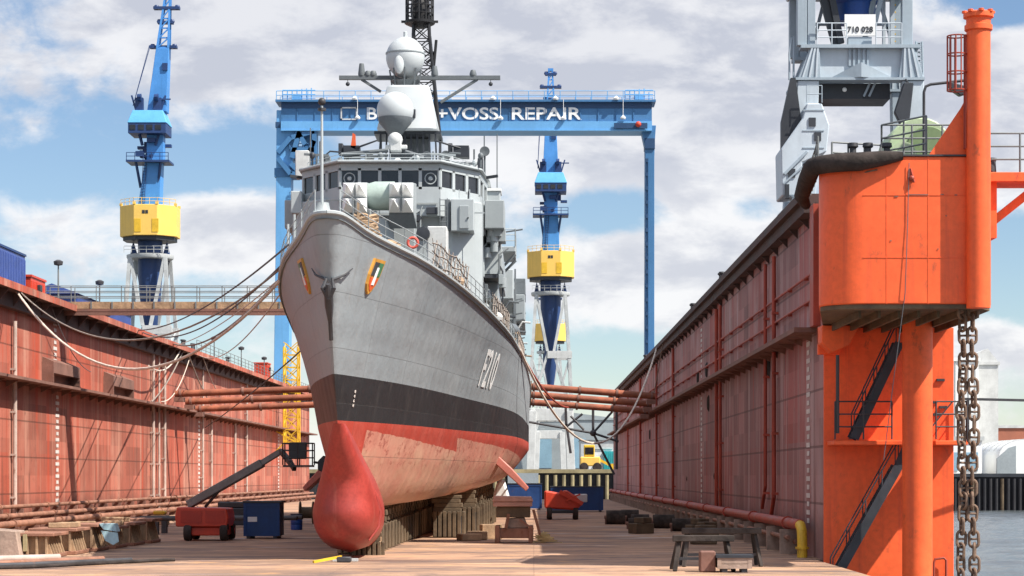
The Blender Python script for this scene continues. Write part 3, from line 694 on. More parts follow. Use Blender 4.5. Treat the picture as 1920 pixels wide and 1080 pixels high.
# shield on each bow
def crest(sd):
    def loc(u_, v_, off):
        return hull_pt(4.75 + u_*0.62 + v_*0.30, 11.4 + v_*0.72, sd, off)
    sh = [(-1,1),(1,1),(1,0.1),(0.8,-0.45),(0.4,-0.8),(0,-1),(-0.4,-0.8),(-0.8,-0.45),(-1,0.1)]
    def plate(poly, o0, o1, name, m_, par):
        mb = MB(); n = len(poly)
        mb.add([loc(a,b,o0) for a,b in poly]+[loc(a,b,o1) for a,b in poly],
               [tuple(range(n)), tuple(range(n,2*n))]+[(i,(i+1)%n,(i+1)%n+n,i+n) for i in range(n)])
        return mb.build(name, m_, par, smooth=False)
    c = plate(sh, 0.0, 0.10, 'crest', M['gold'], ship)
    c['label'] = 'gold rimmed shield crest on the bow'
    plate([(-0.8,0.82),(0.0,0.82),(0.0,0.05),(-0.8,0.05)], 0.10, 0.125, 'crest_field', M['darksteel'], c)
    plate([(0.06,0.82),(0.8,0.82),(0.8,0.05),(0.06,0.05)], 0.10, 0.125, 'crest_field', M['crest_green'], c)
    plate([(-0.8,-0.05),(0.8,-0.05),(0.62,-0.42),(0.3,-0.66),(0,-0.8),(-0.3,-0.66),(-0.62,-0.42)], 0.10, 0.125, 'crest_field', M['crest_red'], c)
    plate([(-0.14,0.55),(0.14,0.55),(0.2,-0.45),(-0.2,-0.45)], 0.125, 0.15, 'crest_charge', M['white'], c)
crest(1); crest(-1)
# pennant number and draught figures
for sd in (1, -1):
    words('hull_number', 'F210', 2.75, M['white'], ship, None, 0.035, 0.004, fn=lambda c, sd=sd: hull_pt(36.0 + sd*c.x*1.05, 9.05 + c.y, sd, 0.035 + c.z), cut=2)
words('draught_figures', '8 6 4 2', 0.24, M['mark'], ship, None, 0.01, 0.003, fn=lambda c: hull_pt(5.6 - c.y + 0.1*c.x, 6.55 - c.x*1.0, 1, 0.03 + c.z))
words('draught_figures', '6 4 2 8', 0.26, mat('faded_mark', (0.52,0.25,0.20,1)), ship, None, 0.01, 0.003, fn=lambda c: hull_pt(5.3 - c.y, 5.05 - c.x*0.8, 1, 0.03 + c.z))

# ---- guard rails round the foredeck
for sd, e in ((1, eR), (-1, eL)):
    pts = []
    for s in (0.4,1.6,3.4,5.5,8,10.9,13.5,16,18.5,21,24,27,30,33,36,39,42,45,48,52,56,60,65,70,75,80):
        pts.append(Vector((axc(s)+sd*(interp(T_DECK,s)-0.12), YB+s, zdeck(s)-0.1)))
    MB().rail(pts, 1.05, 0.022, 2.0, 2).build('guard_rail', M['ship_l'], ship)
# jackstaff
j = MB().tube((CX-0.25,YB+0.8,13.2),(CX-0.25,YB+0.8,17.6),0.07,0.045,8).build('jackstaff', M['ship_l'], ship)
MB().ball((CX-0.25,YB+0.8,17.75),0.15,nu=10,nv=8).tube((CX-0.25,YB+0.8,17.4),(CX-0.25,YB+0.8,17.5),0.16,n=8).build('staff_lamp', M['darksteel'], j)
MB().lathe([(0.5,0),(0.5,0.25),(0.3,0.45),(0.25,0.7),(0.0,0.72)],(CX-0.25,YB+1.0,13.2),14).build('fairlead', M['ship'], ship)
# windlass, rope heaps and crates on the foredeck
MB().lathe([(0.55,0),(0.5,0.2),(0.4,0.5),(0.62,0.8),(0.6,0.95)],(CX-0.9,YB+8,12.5),16).build('capstan', M['ship_d'], ship)

# ---- gun on the foredeck
g = MB().prism([(-1.4,-1.5),(1.4,-1.5),(1.5,1.3),(-1.5,1.3)],12.0,14.2,'z',[(-0.9,-0.6),(0.9,-0.6),(1.2,1.2),(-1.2,1.2)])
for p in g.v: p.x += CX; p.y += YB+17
g.build('gun_turret', M['ship'], ship, bevel=0.15)
MB().tube((CX,YB+15.8,13.3),(CX,YB+11.2,13.7),0.13,0.09,10).build('gun_barrel', M['ship_d'], ship)

# ---- missile launcher in front of the bridge
YL = 115.0
lx, lz = ax(708, YL), az(398, YL)
MB().lathe([(1.0,0),(0.9,0.6),(0.75,1.0),(0.75,lz-11.9)],(lx,YL+1.5,11.7),18).build('launcher_pedestal', M['ship'], ship)
mb = MB().lathe([(0.2,-1.0),(0.62,-0.9),(0.75,-0.3),(0.75,1.1),(0.5,1.3)],(lx,YL+1.2,az(362,YL)),20,'x')
mb.v = [Vector((lx+(p.x-lx)*0.72, p.y, p.z)) for p in mb.v]
mb.build('launcher_cradle', mat('cradle_grey_green', (0.36,0.44,0.40,1), 0.5, 0.08), ship)
for px in (664, 751):
    bx = ax(px, YL); wz0, wz1 = az(397, YL), az(340, YL); hw = ax(px+23, YL)-bx
    zc = (wz0+wz1)/2
    MB().prism([(YL+0.5,wz0),(YL+0.5,wz1),(YL+3.6,wz1+0.35),(YL+3.6,wz0-0.15)],bx-hw,bx+hw,'x').build('missile_box', M['ship'], ship, bevel=0.03)
    for iu in (-0.5, 0.5):
        for iv in (-0.5, 0.5):
            cx_, cz_ = bx+iu*hw, zc+iv*(wz1-wz0)*0.5; a = hw*0.48; b = (wz1-wz0)*0.24
            MB().add([(cx_-a,YL+0.5,cz_-b),(cx_+a,YL+0.5,cz_-b),(cx_+a,YL+0.5,cz_+b),(cx_-a,YL+0.5,cz_+b),(cx_,YL-0.75,cz_+b*0.35)],
                     [(0,1,4),(1,2,4),(2,3,4),(3,0,4)]).build('cell_cover', M['white'], ship, smooth=False)
    MB().add([(bx-hw,YL+0.5,wz0-0.02),(bx+hw,YL+0.5,wz0-0.02),(bx+hw*1.25,YL+1.0,wz0-0.75),(bx-hw*1.0,YL+1.0,wz0-0.75),(bx-hw,YL+3,wz0-0.05),(bx+hw,YL+3,wz0-0.05)],
             [(0,1,2,3),(4,5,2,3),(0,3,4),(1,2,5)]).build('launcher_underside', M['ship_d'], ship, smooth=False)  # dark skirt stands in for the shaded underside of the boxes

# ---- deckhouse and bridge
YF = 122.0
def house(name, m_, xa, xb, ya, yb, za, zb, bevel=0.04, cut=0.0, par=None):
    """box, its front corners cut back"""
    c = cut
    poly = [(xa+c,ya),(xb-c,ya),(xb,ya+c),(xb,yb),(xa,yb),(xa,ya+c)] if c else [(xa,ya),(xb,ya),(xb,yb),(xa,yb)]
    return MB().prism(poly, za, zb).build(name, m_, par or ship, smooth=False, bevel=bevel)
bx0, bx1 = ax(636,YF), ax(826,YF)
deckhouse = house('deckhouse', M['ship_l'], CX-5.3, CX+5.0, YF+0.8, 176, 11.0, 18.6, 0.05, 1.6)
zr = az(306,YF)
poly = [(bx0,YF),(bx1,YF),(ax(900,125.4),125.4),(ax(912,127),130),(ax(912,127),136),(CX-5.15,136),(CX-5.15,130),(ax(566,125.4),125.4)]
zwb, zwt = az(353,YF), az(316,YF)
br = MB().prism(poly, 17.6, zwb-0.05).build('bridge', M['ship_l'], ship, smooth=False)
inner = [((x-CX)*0.955+CX, (y-130)*0.955+130) for x, y in poly]
MB().prism(inner, zwb-0.05, zwt+0.05).build('bridge_core', M['kdark'], br, smooth=False)
br2 = [((x-CX)*1.03+CX, (y-130)*1.05+130) for x, y in poly]
MB().prism(poly, zwt, zr, 'z').prism(br2, zr, zr+0.14).build('bridge_roof', M['ship_l'], br, smooth=False, bevel=0.04)
wn = MB(); mull = MB()
def panes(a, b, n, frac):
    a = Vector((a[0],a[1],0)); b = Vector((b[0],b[1],0)); d = (b-a)/n; nn = Vector((d.y,-d.x,0)).normalized()
    for i in range(n):
        p = a+d*(i+0.5-frac/2); q = a+d*(i+0.5+frac/2)
        vs = [Vector((p.x,p.y,zwb+0.08)),Vector((q.x,q.y,zwb+0.08)),Vector((q.x,q.y,zwt-0.07)),Vector((p.x,p.y,zwt-0.07))]
        MB().add([v_-nn*0.10 for v_ in vs]+[v_-nn*0.16 for v_ in vs], [(0,1,2,3),(7,6,5,4),(0,4,5,1),(1,5,6,2),(2,6,7,3),(3,7,4,0)]).build('window', M['glass'], br, smooth=False)
        if n == 5 and i in (0, 4):
            c = (vs[0]+vs[2])/2 - nn*0.08
            w_ = MB(); w_.path([c+Vector((0.30*cos(2*pi*k/16),0,0.30*sin(2*pi*k/16))) for k in range(16)],0.03,6,True); w_.ball(c,0.12,0.03,0.12,10,6)
            w_.build('spinning_wiper', M['ship_l'], br)
    for i in range(n+1):                                             # pillars, full wall depth
        wd = d.length*(1-frac)*(1.0 if 0 < i < n else 0.55)
        c = a+d*i; e = d.normalized()*wd/2
        if i == 0: c = c+e
        if i == n: c = c-e
        mull.bar(Vector((c.x,c.y,zwb-0.06))-nn*0.13, Vector((c.x,c.y,zwt+0.02))-nn*0.13, wd, 0.25, up=nn)
    for zz in (zwb+0.015, zwt-0.035): mull.bar(Vector((a.x,a.y,zz))-nn*0.13, Vector((b.x,b.y,zz))-nn*0.13, 0.25, 0.13)
pf = [poly[7], poly[0], poly[1], poly[2], poly[3]]
panes(poly[7], poly[0], 3, 0.80); panes(poly[0], poly[1], 5, 0.84); panes(poly[1], poly[2], 3, 0.80)
panes(poly[2], poly[3], 2, 0.7); panes(poly[6], poly[7], 2, 0.7)
mull.build('window_frame', M['ship_l'], br, smooth=False)
# visor lip, lamps, boxes and rails on the bridge roof
MB().rail([(poly[7][0]+0.3,poly[7][1]+0.4,zr+0.14),(bx0+0.1,YF+0.35,zr+0.14),(bx1-0.1,YF+0.35,zr+0.14),(poly[2][0]-0.3,poly[2][1]+0.4,zr+0.14)],0.42,0.02,1.3,1).build('roof_rail', M['ship_l'], br)
# bridge wing bulwarks
for sd in (1, -1):
    xw = CX+sd*5.1
    house('bridge_wing', M['ship'], min(xw, xw+sd*1.1), max(xw, xw+sd*1.1), 126.5, 132, 17.4, 19.0, 0.04)
    MB().bar((xw+sd*0.1,126.4,20.25),(xw+sd*0.75,126.2,20.32),0.10,0.16).build('wing_lamp', M['kdark'], ship)
# front of the deckhouse: doors, lockers, panels
dark = [(826,843,372,430),(655,668,360,398)]
for a, b, c, d in dark[:1]:
    house('screen_panel', M['ship_d'], ax(a,YF-0.2), ax(b,YF-0.2), YF+0.35, YF+1.4, az(d,YF), az(c,YF), 0.02)
house('screen_locker', M['ship_l'], ax(845,YF), ax(888,YF), YF+0.2, YF+2.6, az(432,YF), az(372,YF), 0.03)
house('deck_locker', M['ship'], ax(735,119.5), ax(778,119.5), 119.5, 121.5, 11.6, az(408,119.5), 0.05)
house('deck_locker', M['offwhite'], ax(801,113), ax(838,113), 113, 115, 11.9, az(424,113), 0.05)
MB().lathe([(0.1,-0.1),(0.34,-0.08),(0.36,0.25),(0.1,0.28)],at(793,438,112.5),14,'y').build('vent_cowl', M['kdark'], ship)
MB().path([at(774,455,108)+Vector((0.24*cos(2*pi*k/16),0,0.24*sin(2*pi*k/16))) for k in range(16)],0.07,8,True).build('lifebuoy', M['pink_red'], ship)
# seams and ladders on the grey screens
mb = MB()
for px in (700,720,860,880,905): mb.bar(at(px,352,YF-0.02)+Vector((0,0.75,0)), at(px,440,YF-0.02)+Vector((0,0.75,0)), 0.05, 0.05)
for py in (366,384,402): mb.bar(at(640,py,YF)+Vector((0,0.75,0)), at(822,py,YF)+Vector((0,0.75,0)), 0.05, 0.05)
mb.build('screen_stiffener', M['ship_l'], ship)
# port side: stacked boxes outboard of the deckhouse
def sbox(name, m_, a, b, c, d, Y, dep, bevel=0.04):
    return house(name, m_, ax(a,Y), ax(b,Y), Y, Y+dep, az(d,Y), az(c,Y), bevel)
o_ = sbox('jammer_box', M['ship_l'], 890, 938, 358, 396, 130, 2.2)
MB().box(ax(888,130),ax(940,130),129.9,132.3,az(358,130),az(353,130)).build('white_cap', M['white'], o_, smooth=False)
sbox('dark_strip', M['kdark'], 893, 941, 396, 409, 130.3, 2.0, 0)  # dark box stands in for the shaded gap under the jammer box
for k, (a, b) in enumerate(((871,886),(887,910),(911,939))):
    sbox('side_locker', M['ship_l'] if k else M['ship_d'], a, b, 410, 464, 129, 3.2)
sbox('side_house', M['ship'], 869, 942, 466, 520, 128.5, 14)
sbox('side_house', M['ship_l'], 893, 941, 466, 514, 128.2, 0.28, 0.02)
sbox('canvas_cover', M['tan'], 877, 892, 458, 494, 127.8, 0.9, 0.1)
sbox('dark_strip', M['kdark'], 893, 941, 515, 521, 128, 3, 0)
sbox('side_house', M['ship_d'], 865, 892, 498, 545, 127.5, 10)
sbox('side_house', M['ship'], 892, 934, 522, 560, 131, 12)
sbox('sponson', M['ship'], 936, 966, 462, 472, 141, 7)
MB().rail([(ax(940,141),141,az(462,141)),(ax(966,141),141,az(462,141)),(ax(966,141),148,az(462,141))],1.1,0.035,0.8,2).build('sponson_rail', M['ship_l'], ship)
MB().bar((ax(966,141),142,az(474,141)),(ax(940,141),142,az(500,141)),0.16).bar((ax(966,141),146,az(474,141)),(ax(940,141),146,az(500,141)),0.16).build('sponson_strut', M['ship_d'], ship)
MB().tube(at(940,436,142),at(980,430,142),0.06,n=6).build('side_boom', M['ship_d'], ship)
sbox('side_house', M['ship_l'], 934, 962, 505, 560, 150, 14)
sbox('side_house', M['ship_d'], 962, 985, 522, 552, 168, 8)
sbox('side_house', M['ship'], 950, 984, 552, 600, 165, 18)
# starboard side blocks seen past the bow
sbox('side_locker', M['ship_l'], 545, 566, 358, 400, 124, 6)
sbox('side_house', M['ship'], 548, 590, 372, 470, 126, 10)
for a, c in ((540,420),(552,402),(566,392)):
    MB().tube(at(a,c,112)+Vector((0,0,-1.8)), at(a,c,112), 0.06, n=6).build('davit_post', M['ship_l'], ship)
# life rafts, netting and gear along the port rail
rng = random.Random(3)
for s, n_ in ((25,3),(33,3),(48,4),(58,4)):
    for k in range(n_):
        y = YB+s+k*1.6; x = axc(s)+interp(T_DECK,s)-0.75
        MB().lathe([(0.15,-0.62),(0.32,-0.58),(0.34,0.58),(0.15,0.62)],(x,y,zdeck(s)+0.55),12,'y').build('liferaft_canister', M['offwhite'], ship)
def net_patch(s0, s1, h, sd=1):
    mb = MB(); s = s0
    while s <= s1:
        x = axc(s)+sd*(interp(T_DECK,s)-0.1); x2 = axc(s)+sd*(interp(T_DECK,s+h*0.8)-0.1); z = zdeck(s)
        mb.tube((x,YB+s,z),(x2,YB+s+h*0.8,z+h),0.028,n=4); mb.tube((x2,YB+s+h*0.8,z),(x,YB+s,z+h),0.016,n=4); s += 0.9
    for k in range(1,4):
        mb.path([(axc(q)+sd*(interp(T_DECK,q)-0.1),YB+q,zdeck(q)+h*k/3-0.22*abs(sin(q*0.9+k))) for q in [s0+(s1-s0)*i/8 for i in range(9)]],0.035,4)
    return mb.build('safety_net', M['rope'], ship)
net_patch(12.5, 21, 1.25); net_patch(31, 40, 1.2); net_patch(52, 66, 1.3)
def heap(name, m_, c, r, n, seed):
    rg = random.Random(seed); mb = MB()
    for _ in range(n):
        p = Vector(c)+Vector((rg.uniform(-r,r)*0.8, rg.uniform(-r,r), 0)); q = rg.uniform(0.35,0.6)*r
        mb.ball(p+Vector((0,0,q*rg.uniform(0.2,1.0))), q*rg.uniform(0.7,1.2), q*rg.uniform(0.7,1.2), q*rg.uniform(0.5,1), 9, 6)
    return mb.build(name, m_, ship, angle=25)
mb = MB()
for k in range(9):
    z = 13.05+k*0.12
    mb.path([(CX+0.95+(0.62-0.02*k+0.06*sin(3*a_+k))*cos(a_), YB+6.6+(0.75-0.03*k)*sin(a_), z+0.05*sin(5*a_+2*k)) for a_ in [2*pi*i/18 for i in range(18)]],0.075,5,True)
mb.build('rope_coil', M['tan'], ship)
heap('canvas_bundle', M['tan'], (CX+1.6,YB+9.2,12.7), 0.75, 7, 5)
heap('canvas_bundle', M['tan'], (CX+3.2,YB+17.5,12.2), 0.8, 9, 6)
heap('canvas_bundle', M['tan'], (axc(24)+3.9,YB+24,12.0), 0.6, 8, 8)
heap('canvas_bundle', M['ship_d'], (axc(14)+3.0,YB+14,12.5), 0.6, 9, 12)
heap('canvas_bundle', M['tan'], (axc(19)+3.6,YB+19.5,12.3), 0.55, 9, 14)
heap('canvas_bundle', M['offwhite'], (axc(34)+4.9,YB+34,11.7), 0.6, 8, 15)
MB().bar((CX+0.75,YB+5.8,13.0),(CX+0.75,YB+5.8,14.5),0.09).build('rail_post', M['tan'], ship)
# pipes, winches and boats further aft on the port side: each its own part
for k in range(26):
    s = 44+k*2.6; e = interp(T_DECK,s); z = zdeck(s); x = axc(s)+e-rng.uniform(0.4,1.3); h = rng.uniform(0.7,2.6)
    c = rng.choice([M['ship'],M['ship_l'],M['ship_d'],M['offwhite'],M['tan'],M['kdark']])
    t_ = rng.random()
    if t_ < 0.4: house('deck_box', c, x-0.5, x+0.3, YB+s, YB+s+rng.uniform(0.6,1.8), z-0.2, z+h, 0.05)
    elif t_ < 0.7: MB().lathe([(0.35,0),(0.3,h*0.6),(0.5,h*0.7),(0.45,h),(0.1,h*1.1)],(x,YB+s,z-0.2),12).build('vent_trunk', c, ship)
    else: MB().path([(x,YB+s,z-0.2),(x,YB+s,z+h),(x+0.35,YB+s,z+h+0.5),(x+0.9,YB+s,z+h+0.45)],0.07,6).build('davit', c, ship)
MB().path([(CX+6.2+0.2*sin(k/8*pi),YB+58+k*0.9,zdeck(60)+1.9) for k in range(9)],[0.05,0.3,0.45,0.55,0.6,0.6,0.6,0.5,0.4],10).build('ship_boat', M['ship_d'], ship)
# after superstructure, funnel and hangar
house('after_deckhouse', M['ship'], CX-5.4, CX+5.4, 150, 205, 10.6, 16.2, 0.05)
house('hangar', M['ship'], CX-5.8, CX+5.6, 178, 198, 16.2, 19.4, 0.05)
f = MB().prism([(CX-1.8,156),(CX+1.8,156),(CX+1.8,164),(CX-1.8,164)],16.2,22.5,'z',[(CX-1.3,157.5),(CX+1.3,157.5),(CX+1.3,163.5),(CX-1.3,163.5)]).build('funnel', M['ship'], ship, smooth=False, bevel=0.1)

# ---- roof gear
def roof(px, py, Y): return at(px, py, Y)
zb_ = zr+0.14
# tracker in the middle of the roof under the lower radome
MB().lathe([(0.55,0),(0.45,0.5),(0.30,0.7)],(ax(740,126),126,zb_),14).build('tracker_base', M['ship_l'], ship)
mb = MB().box(ax(732,125.6),ax(752,125.6),125.4,126.2,az(285,126),az(262,126)).box(ax(722,125.6),ax(763,125.6),125.7,126,az(280,126),az(273,126)).ball(at(741,262,125.7),0.42,nu=12,nv=8)
mb.build('tracker_head', M['offwhite'], ship, bevel=0.03)
# twin guns either side
for px, sd in ((660,1),(865,-1)):
    Y = 127.5; c = at(px,288,Y)
    MB().lathe([(0.75,0),(0.6,0.35),(0.4,0.5)],(c.x,Y,zb_),14).build('gun_mount', M['ship_d'], ship)
    MB().box(c.x-0.45,c.x+0.45,Y-0.5,Y+0.6,c.z-0.25,c.z+0.4).box(c.x-0.75,c.x-0.5,Y-0.3,Y+0.4,c.z-0.1,c.z+0.55).tube((c.x+0.1,Y-0.4,c.z+0.2),(c.x+sd*1.5,Y-0.9,c.z+0.62),0.07,0.05,8).build('roof_gun', M['kdark'], ship, bevel=0.04)
MB().prism([(at(662,262,127)[0]-0.14,az(276,127)),(at(662,262,127)[0]+0.16,az(280,127)),(at(662,262,127)[0]+0.12,az(252,127)),(at(662,262,127)[0]-0.02,az(249,127))],127,127.25,'y').build('signal_flag', M['crest_red'], ship, smooth=False)
MB().tube(at(640,290,127),at(728,282,127),0.12,n=8).tube(at(660,296,127),at(728,291,127),0.08,n=8).tube(at(760,284,127),at(800,296,127),0.10,n=8).build('roof_pipe', M['ship_d'], ship)
for px, py0, py1, Y, r in ((908,325,255,129,0.035),(932,352,252,130,0.03),(889,300,280,128,0.05),(600,318,265,128,0.05),(582,318,240,128,0.03),(812,300,284,128,0.05)):
    MB().tube(at(px,py0,Y),at(px,py1,Y),r,n=6).build('whip_aerial', M['ship_d'], ship)
for px, py in ((909,284),(836,292),(800,294),(693,296),(612,300)):
    Y = 128.5; c = at(px,py,Y)
    mb = MB().lathe([(0.04,0.25),(0.24,0.2),(0.29,-0.1),(0.27,-0.14),(0.02,-0.1)],c,14,'y').tube((c.x,Y+0.1,c.z-0.2),(c.x,Y+0.1,min(c.z-0.3,zb_+0.1)),0.05,n=6)
    mb.build('searchlight', M['ship_d'], ship)
for px, w_, h_, Y in ((790,16,14,127),(822,18,10,128),(700,14,12,127.5),(625,20,12,128),(850,12,16,129)):
    house('roof_box', M['ship_l'], ax(px-w_/2,Y), ax(px+w_/2,Y), Y, Y+0.8, zb_, zb_+h_*Y/FPX, 0.03)
mb = MB(); c = at(570,262,128)
mb.box(c.x-0.5,c.x+0.3,128,128.7,c.z-2.2,c.z-0.6).tube((c.x,128.3,c.z-2.2),(c.x,128.3,c.z-3.6),0.08,n=6)
mb.build('signal_lamp', M['offwhite'], ship, bevel=0.05)

# ---- mast
YM = 134.0
mx_ = ax(767,YM)
z0m, z1m, z2m = zb_, az(252,YM), az(165,YM)
mb = MB()
for x_ in [mx_-1.75+k*0.39 for k in range(10)]: mb.bar((x_,YM-1.2,z0m-0.2),(x_*0.92+mx_*0.08,YM-1.2,z1m),0.10)
for x_ in (mx_-1.8,mx_+1.8): mb.bar((x_,YM-1.2,z0m),(x_,YM+1.6,z1m),0.12).bar((x_,YM+1.6,z0m),(x_,YM+1.6,z1m),0.14)
mb.box(mx_-2.0,mx_+1.95,YM-1.3,YM+1.8,z1m-0.18,z1m).build('mast_legs', M['kdark'], ship, smooth=False)
house('mast_house', M['ship_d'], mx_-1.2, mx_+1.2, YM+0.2, YM+1.5, z0m-0.2, z1m-0.2, 0.03)
sq = lambda h, b: [(mx_-h,YM-b),(mx_-h*0.7,YM-b*1.15),(mx_+h*0.7,YM-b*1.15),(mx_+h,YM-b),(mx_+h,YM+b),(mx_-h,YM+b)]
MB().prism(sq(1.85,1.5),z1m,z2m,'z',sq(1.25,1.0)).build('mast_tower', M['radome'], ship, bevel=0.12)
house('mast_plate', M['kdark'], ax(773,132.3), ax(779,132.3), 132.28, 132.5, az(220,132.3), az(205,132.3), 0.0)
c1 = at(741,207,131.2); c2 = at(760,108,135.5)
r1 = MB().ball(c1,1.08,nu=32,nv=20).build('radome', M['radome'], ship)
MB().lathe([(1.02,-0.45),(0.95,-0.75),(0.6,-1.15),(0.35,-1.5)],c1,24).build('radome_skirt', M['ship_d'], r1)
r2 = MB().ball(c2,1.17,1.17,1.24,32,20).build('radome', M['radome'], ship)
MB().lathe([(1.19,0.18),(1.2,0.21),(1.2,0.25),(1.19,0.28)],c2,32).build('radome_flange', M['ship'], r2)
MB().ball((c2.x-0.32,c2.y-1.08,c2.z-0.62),0.30,0.2,0.55,14,10).lathe([(0.12,0),(0.12,0.35),(0.04,0.4)],(c2.x,c2.y,c2.z+1.2),8).build('radome_fitting', M['radome'], r2)
mb = MB().lathe([(0.65,0),(0.6,0.4),(0.9,0.7)],(c2.x,c2.y,z2m-0.05),18)
for k in range(8): mb.bar((c2.x+0.75*cos(k*pi/4),c2.y+0.75*sin(k*pi/4),z2m),(c2.x+0.95*cos(k*pi/4),c2.y+0.95*sin(k*pi/4),c2.z-0.75),0.09)
mb.build('radome_ring', M['ship_d'], r2)
# yard and braces
YY = 137.0; zy = az(146,YY)
mb = MB().bar((ax(636,YY),YY,zy),(ax(938,YY),YY,zy),0.30,0.24).bar((ax(678,YY),YY,zy-0.1),(ax(714,YY),YY,az(172,YY)),0.16).bar((ax(895,YY),YY,zy-0.1),(ax(826,YY),YY,az(192,YY)),0.16)
yd = mb.build('yardarm', M['ship_d'], ship, smooth=False)
for px, dz_ in ((678,0.75),(690,0.3),(700,0.3),(887,0.35),(815,0.6)):
    MB().lathe([(0.2,0),(0.22,0.12),(0.14,dz_)],(ax(px,YY),YY,zy+0.12),10).build('yard_aerial', M['ship_d'], yd)
for px in (652,920):
    MB().tube((ax(px,YY),YY,zy-0.1),(ax(px,YY),YY,zy-0.3),0.02,n=5).ball((ax(px,YY),YY,zy-0.38),0.13,nu=10,nv=7).build('yard_lamp', M['kdark'], yd)
# black lattice topmast
YK = 140.0; kx = ax(797,YK)
mb = MB(); ztop = 37.0; zbot = az(168,YK)
def kc(z, a, b):
    f = (z-zbot)/(ztop-zbot); h = 0.62-0.34*f
    return Vector((kx-0.28*min(1,f*2.2)+a*h, YK+b*h, z))
for a in (-1,1):
    for b in (-1,1): mb.tube(kc(zbot-3,a,b), kc(31.0,a,b), 0.10, n=6); mb.tube(kc(31.0,a,b), kc(ztop,a,b), 0.09, n=6)
z = zbot-2
while z < ztop-1:
    for (a,b),(c,d) in (((-1,-1),(1,-1)),((1,-1),(1,1)),((1,1),(-1,1)),((-1,1),(-1,-1))):
        mb.bar(kc(z,a,b),kc(z+0.85,c,d),0.07); mb.bar(kc(z,c,d),kc(z+0.85,a,b),0.05); mb.bar(kc(z,a,b),kc(z,c,d),0.06)
    z += 0.85
tm = mb.build('topmast', M['mastblack'], ship)
pz = az(42,YK); pc = Vector((ax(787,YK),YK,0))
MB().lathe([(0.4,-0.35),(0.95,-0.1),(0.98,0.06),(0.3,0.1)],(pc.x,pc.y,pz),14).box(pc.x-1.15,pc.x+1.15,YK-0.12,YK+0.12,pz-0.02,pz+0.1).build('topmast_platform', M['mastblack'], tm)
mb = MB()
for k in range(12):
    a = k*pi/6; mb.tube((pc.x+0.85*cos(a),YK+0.85*sin(a),pz),(pc.x+0.85*cos(a),YK+0.85*sin(a),pz+1.9),0.05,n=5)
for h in (0.5,1.0,1.5,1.9): mb.path([(pc.x+0.85*cos(k*pi/8),YK+0.85*sin(k*pi/8),pz+h) for k in range(16)],0.05,5,True)
mb.build('aerial_cage', M['mastblack'], tm)
MB().lathe([(0.5,0),(0.6,0.6),(0.5,1.5),(0.3,1.9)],(pc.x,YK,pz+0.1),12).build('aerial_drum', M['mastblack'], tm)
MB().tube(at(812,140,YK),at(818,75,YK),0.09,n=6).bar(at(800,118,YK),at(816,104,YK),0.14).bar(at(800,98,YK),at(818,98,YK),0.10).box(ax(808,YK),ax(815,YK),YK,YK+0.3,az(112,YK),az(98,YK)).build('mast_bracket', M['mastblack'], tm)
MB().tube(at(806,165,YK),at(810,190,YK),0.05,n=6).tube(at(810,110,YK),at(814,192,YK),0.03,n=5).build('mast_stay', M['mastblack'], tm)

# ---- small fittings that make the upper works busy
rf = random.Random(21)
yf = YF+0.0
for i in range(26):                                    # along the bridge roof edge
    px = rf.uniform(585, 905); Y = 124.5+rf.uniform(0, 3.5); x = ax(px, Y); h = rf.uniform(0.25, 0.95); k = rf.random()
    m_ = rf.choice([M['ship'], M['ship_d'], M['ship_l'], M['ship_d'], M['kdark']])
    if k < 0.35: MB().box(x-rf.uniform(0.12,0.4),x+rf.uniform(0.12,0.4),Y,Y+0.5,zb_,zb_+h*0.8).build('roof_fitting', m_, ship, smooth=False, bevel=0.03)
    elif k < 0.65: MB().tube((x,Y,zb_),(x,Y,zb_+h),0.05,n=6).ball((x,Y,zb_+h),0.16,0.16,0.2,8,6).build('roof_light', m_, ship)
    elif k < 0.85: MB().path([(x,Y,zb_),(x,Y,zb_+h),(x+0.3,Y,zb_+h+0.25),(x+0.9,Y,zb_+h+0.2)],0.05,6).build('roof_pipe', m_, ship)
    else: MB().bar((x-0.7,Y,zb_+h),(x+0.7,Y,zb_+h*0.9),0.12).tube((x,Y,zb_),(x,Y,zb_+h),0.06,n=6).build('roof_bracket', m_, ship, smooth=False)
def fcol(): return rf.choice([M['ship'], M['ship_d'], M['ship_l'], M['ship'], M['kdark']])
for i in range(34):                                    # on the front screens, under the windows
    px = rf.uniform(590, 888); py = rf.uniform(360, 438); Y = YF-0.02 if 636 < px < 826 else YF+1.6
    x, z = ax(px, Y), az(py, Y); k = rf.random()
    if k < 0.45: MB().box(x-rf.uniform(0.1,0.35),x+rf.uniform(0.1,0.35),Y-0.18,Y+0.6,z-rf.uniform(0.1,0.4),z+rf.uniform(0.1,0.4)).build('screen_fitting', fcol(), ship, smooth=False, bevel=0.02)
    elif k < 0.7: MB().path([(x,Y-0.05,z-0.9),(x,Y-0.05,z+0.5),(x+rf.uniform(-0.5,0.5),Y-0.05,z+0.75)],0.045,6).build('cable_run', fcol(), ship)
    elif k < 0.85: MB().lathe([(0.02,-0.08),(0.17,-0.08),(0.19,0.3),(0.02,0.3)],(x,Y-0.05,z),12,'y').build('porthole', M['kdark'], ship)
    else: MB().bar((x-0.8,Y-0.06,z),(x+0.8,Y-0.06,z),0.07,0.07).build('grab_rail', fcol(), ship)
for px, Y, ya, yb in ((832,YF-0.25,372,432),(705,YF-0.15,370,430),(866,129,420,520)):
    mb = MB(); x = ax(px, Y)
    for o in (-0.2, 0.2): mb.tube((x+o,Y-0.08,az(yb,Y)),(x+o,Y-0.08,az(ya,Y)),0.025,n=5)
    z = az(yb,Y)+0.15
    while z < az(ya,Y): mb.tube((x-0.2,Y-0.08,z),(x+0.2,Y-0.08,z),0.02,n=5); z += 0.3
    mb.build('ladder', M['ship_d'], ship)
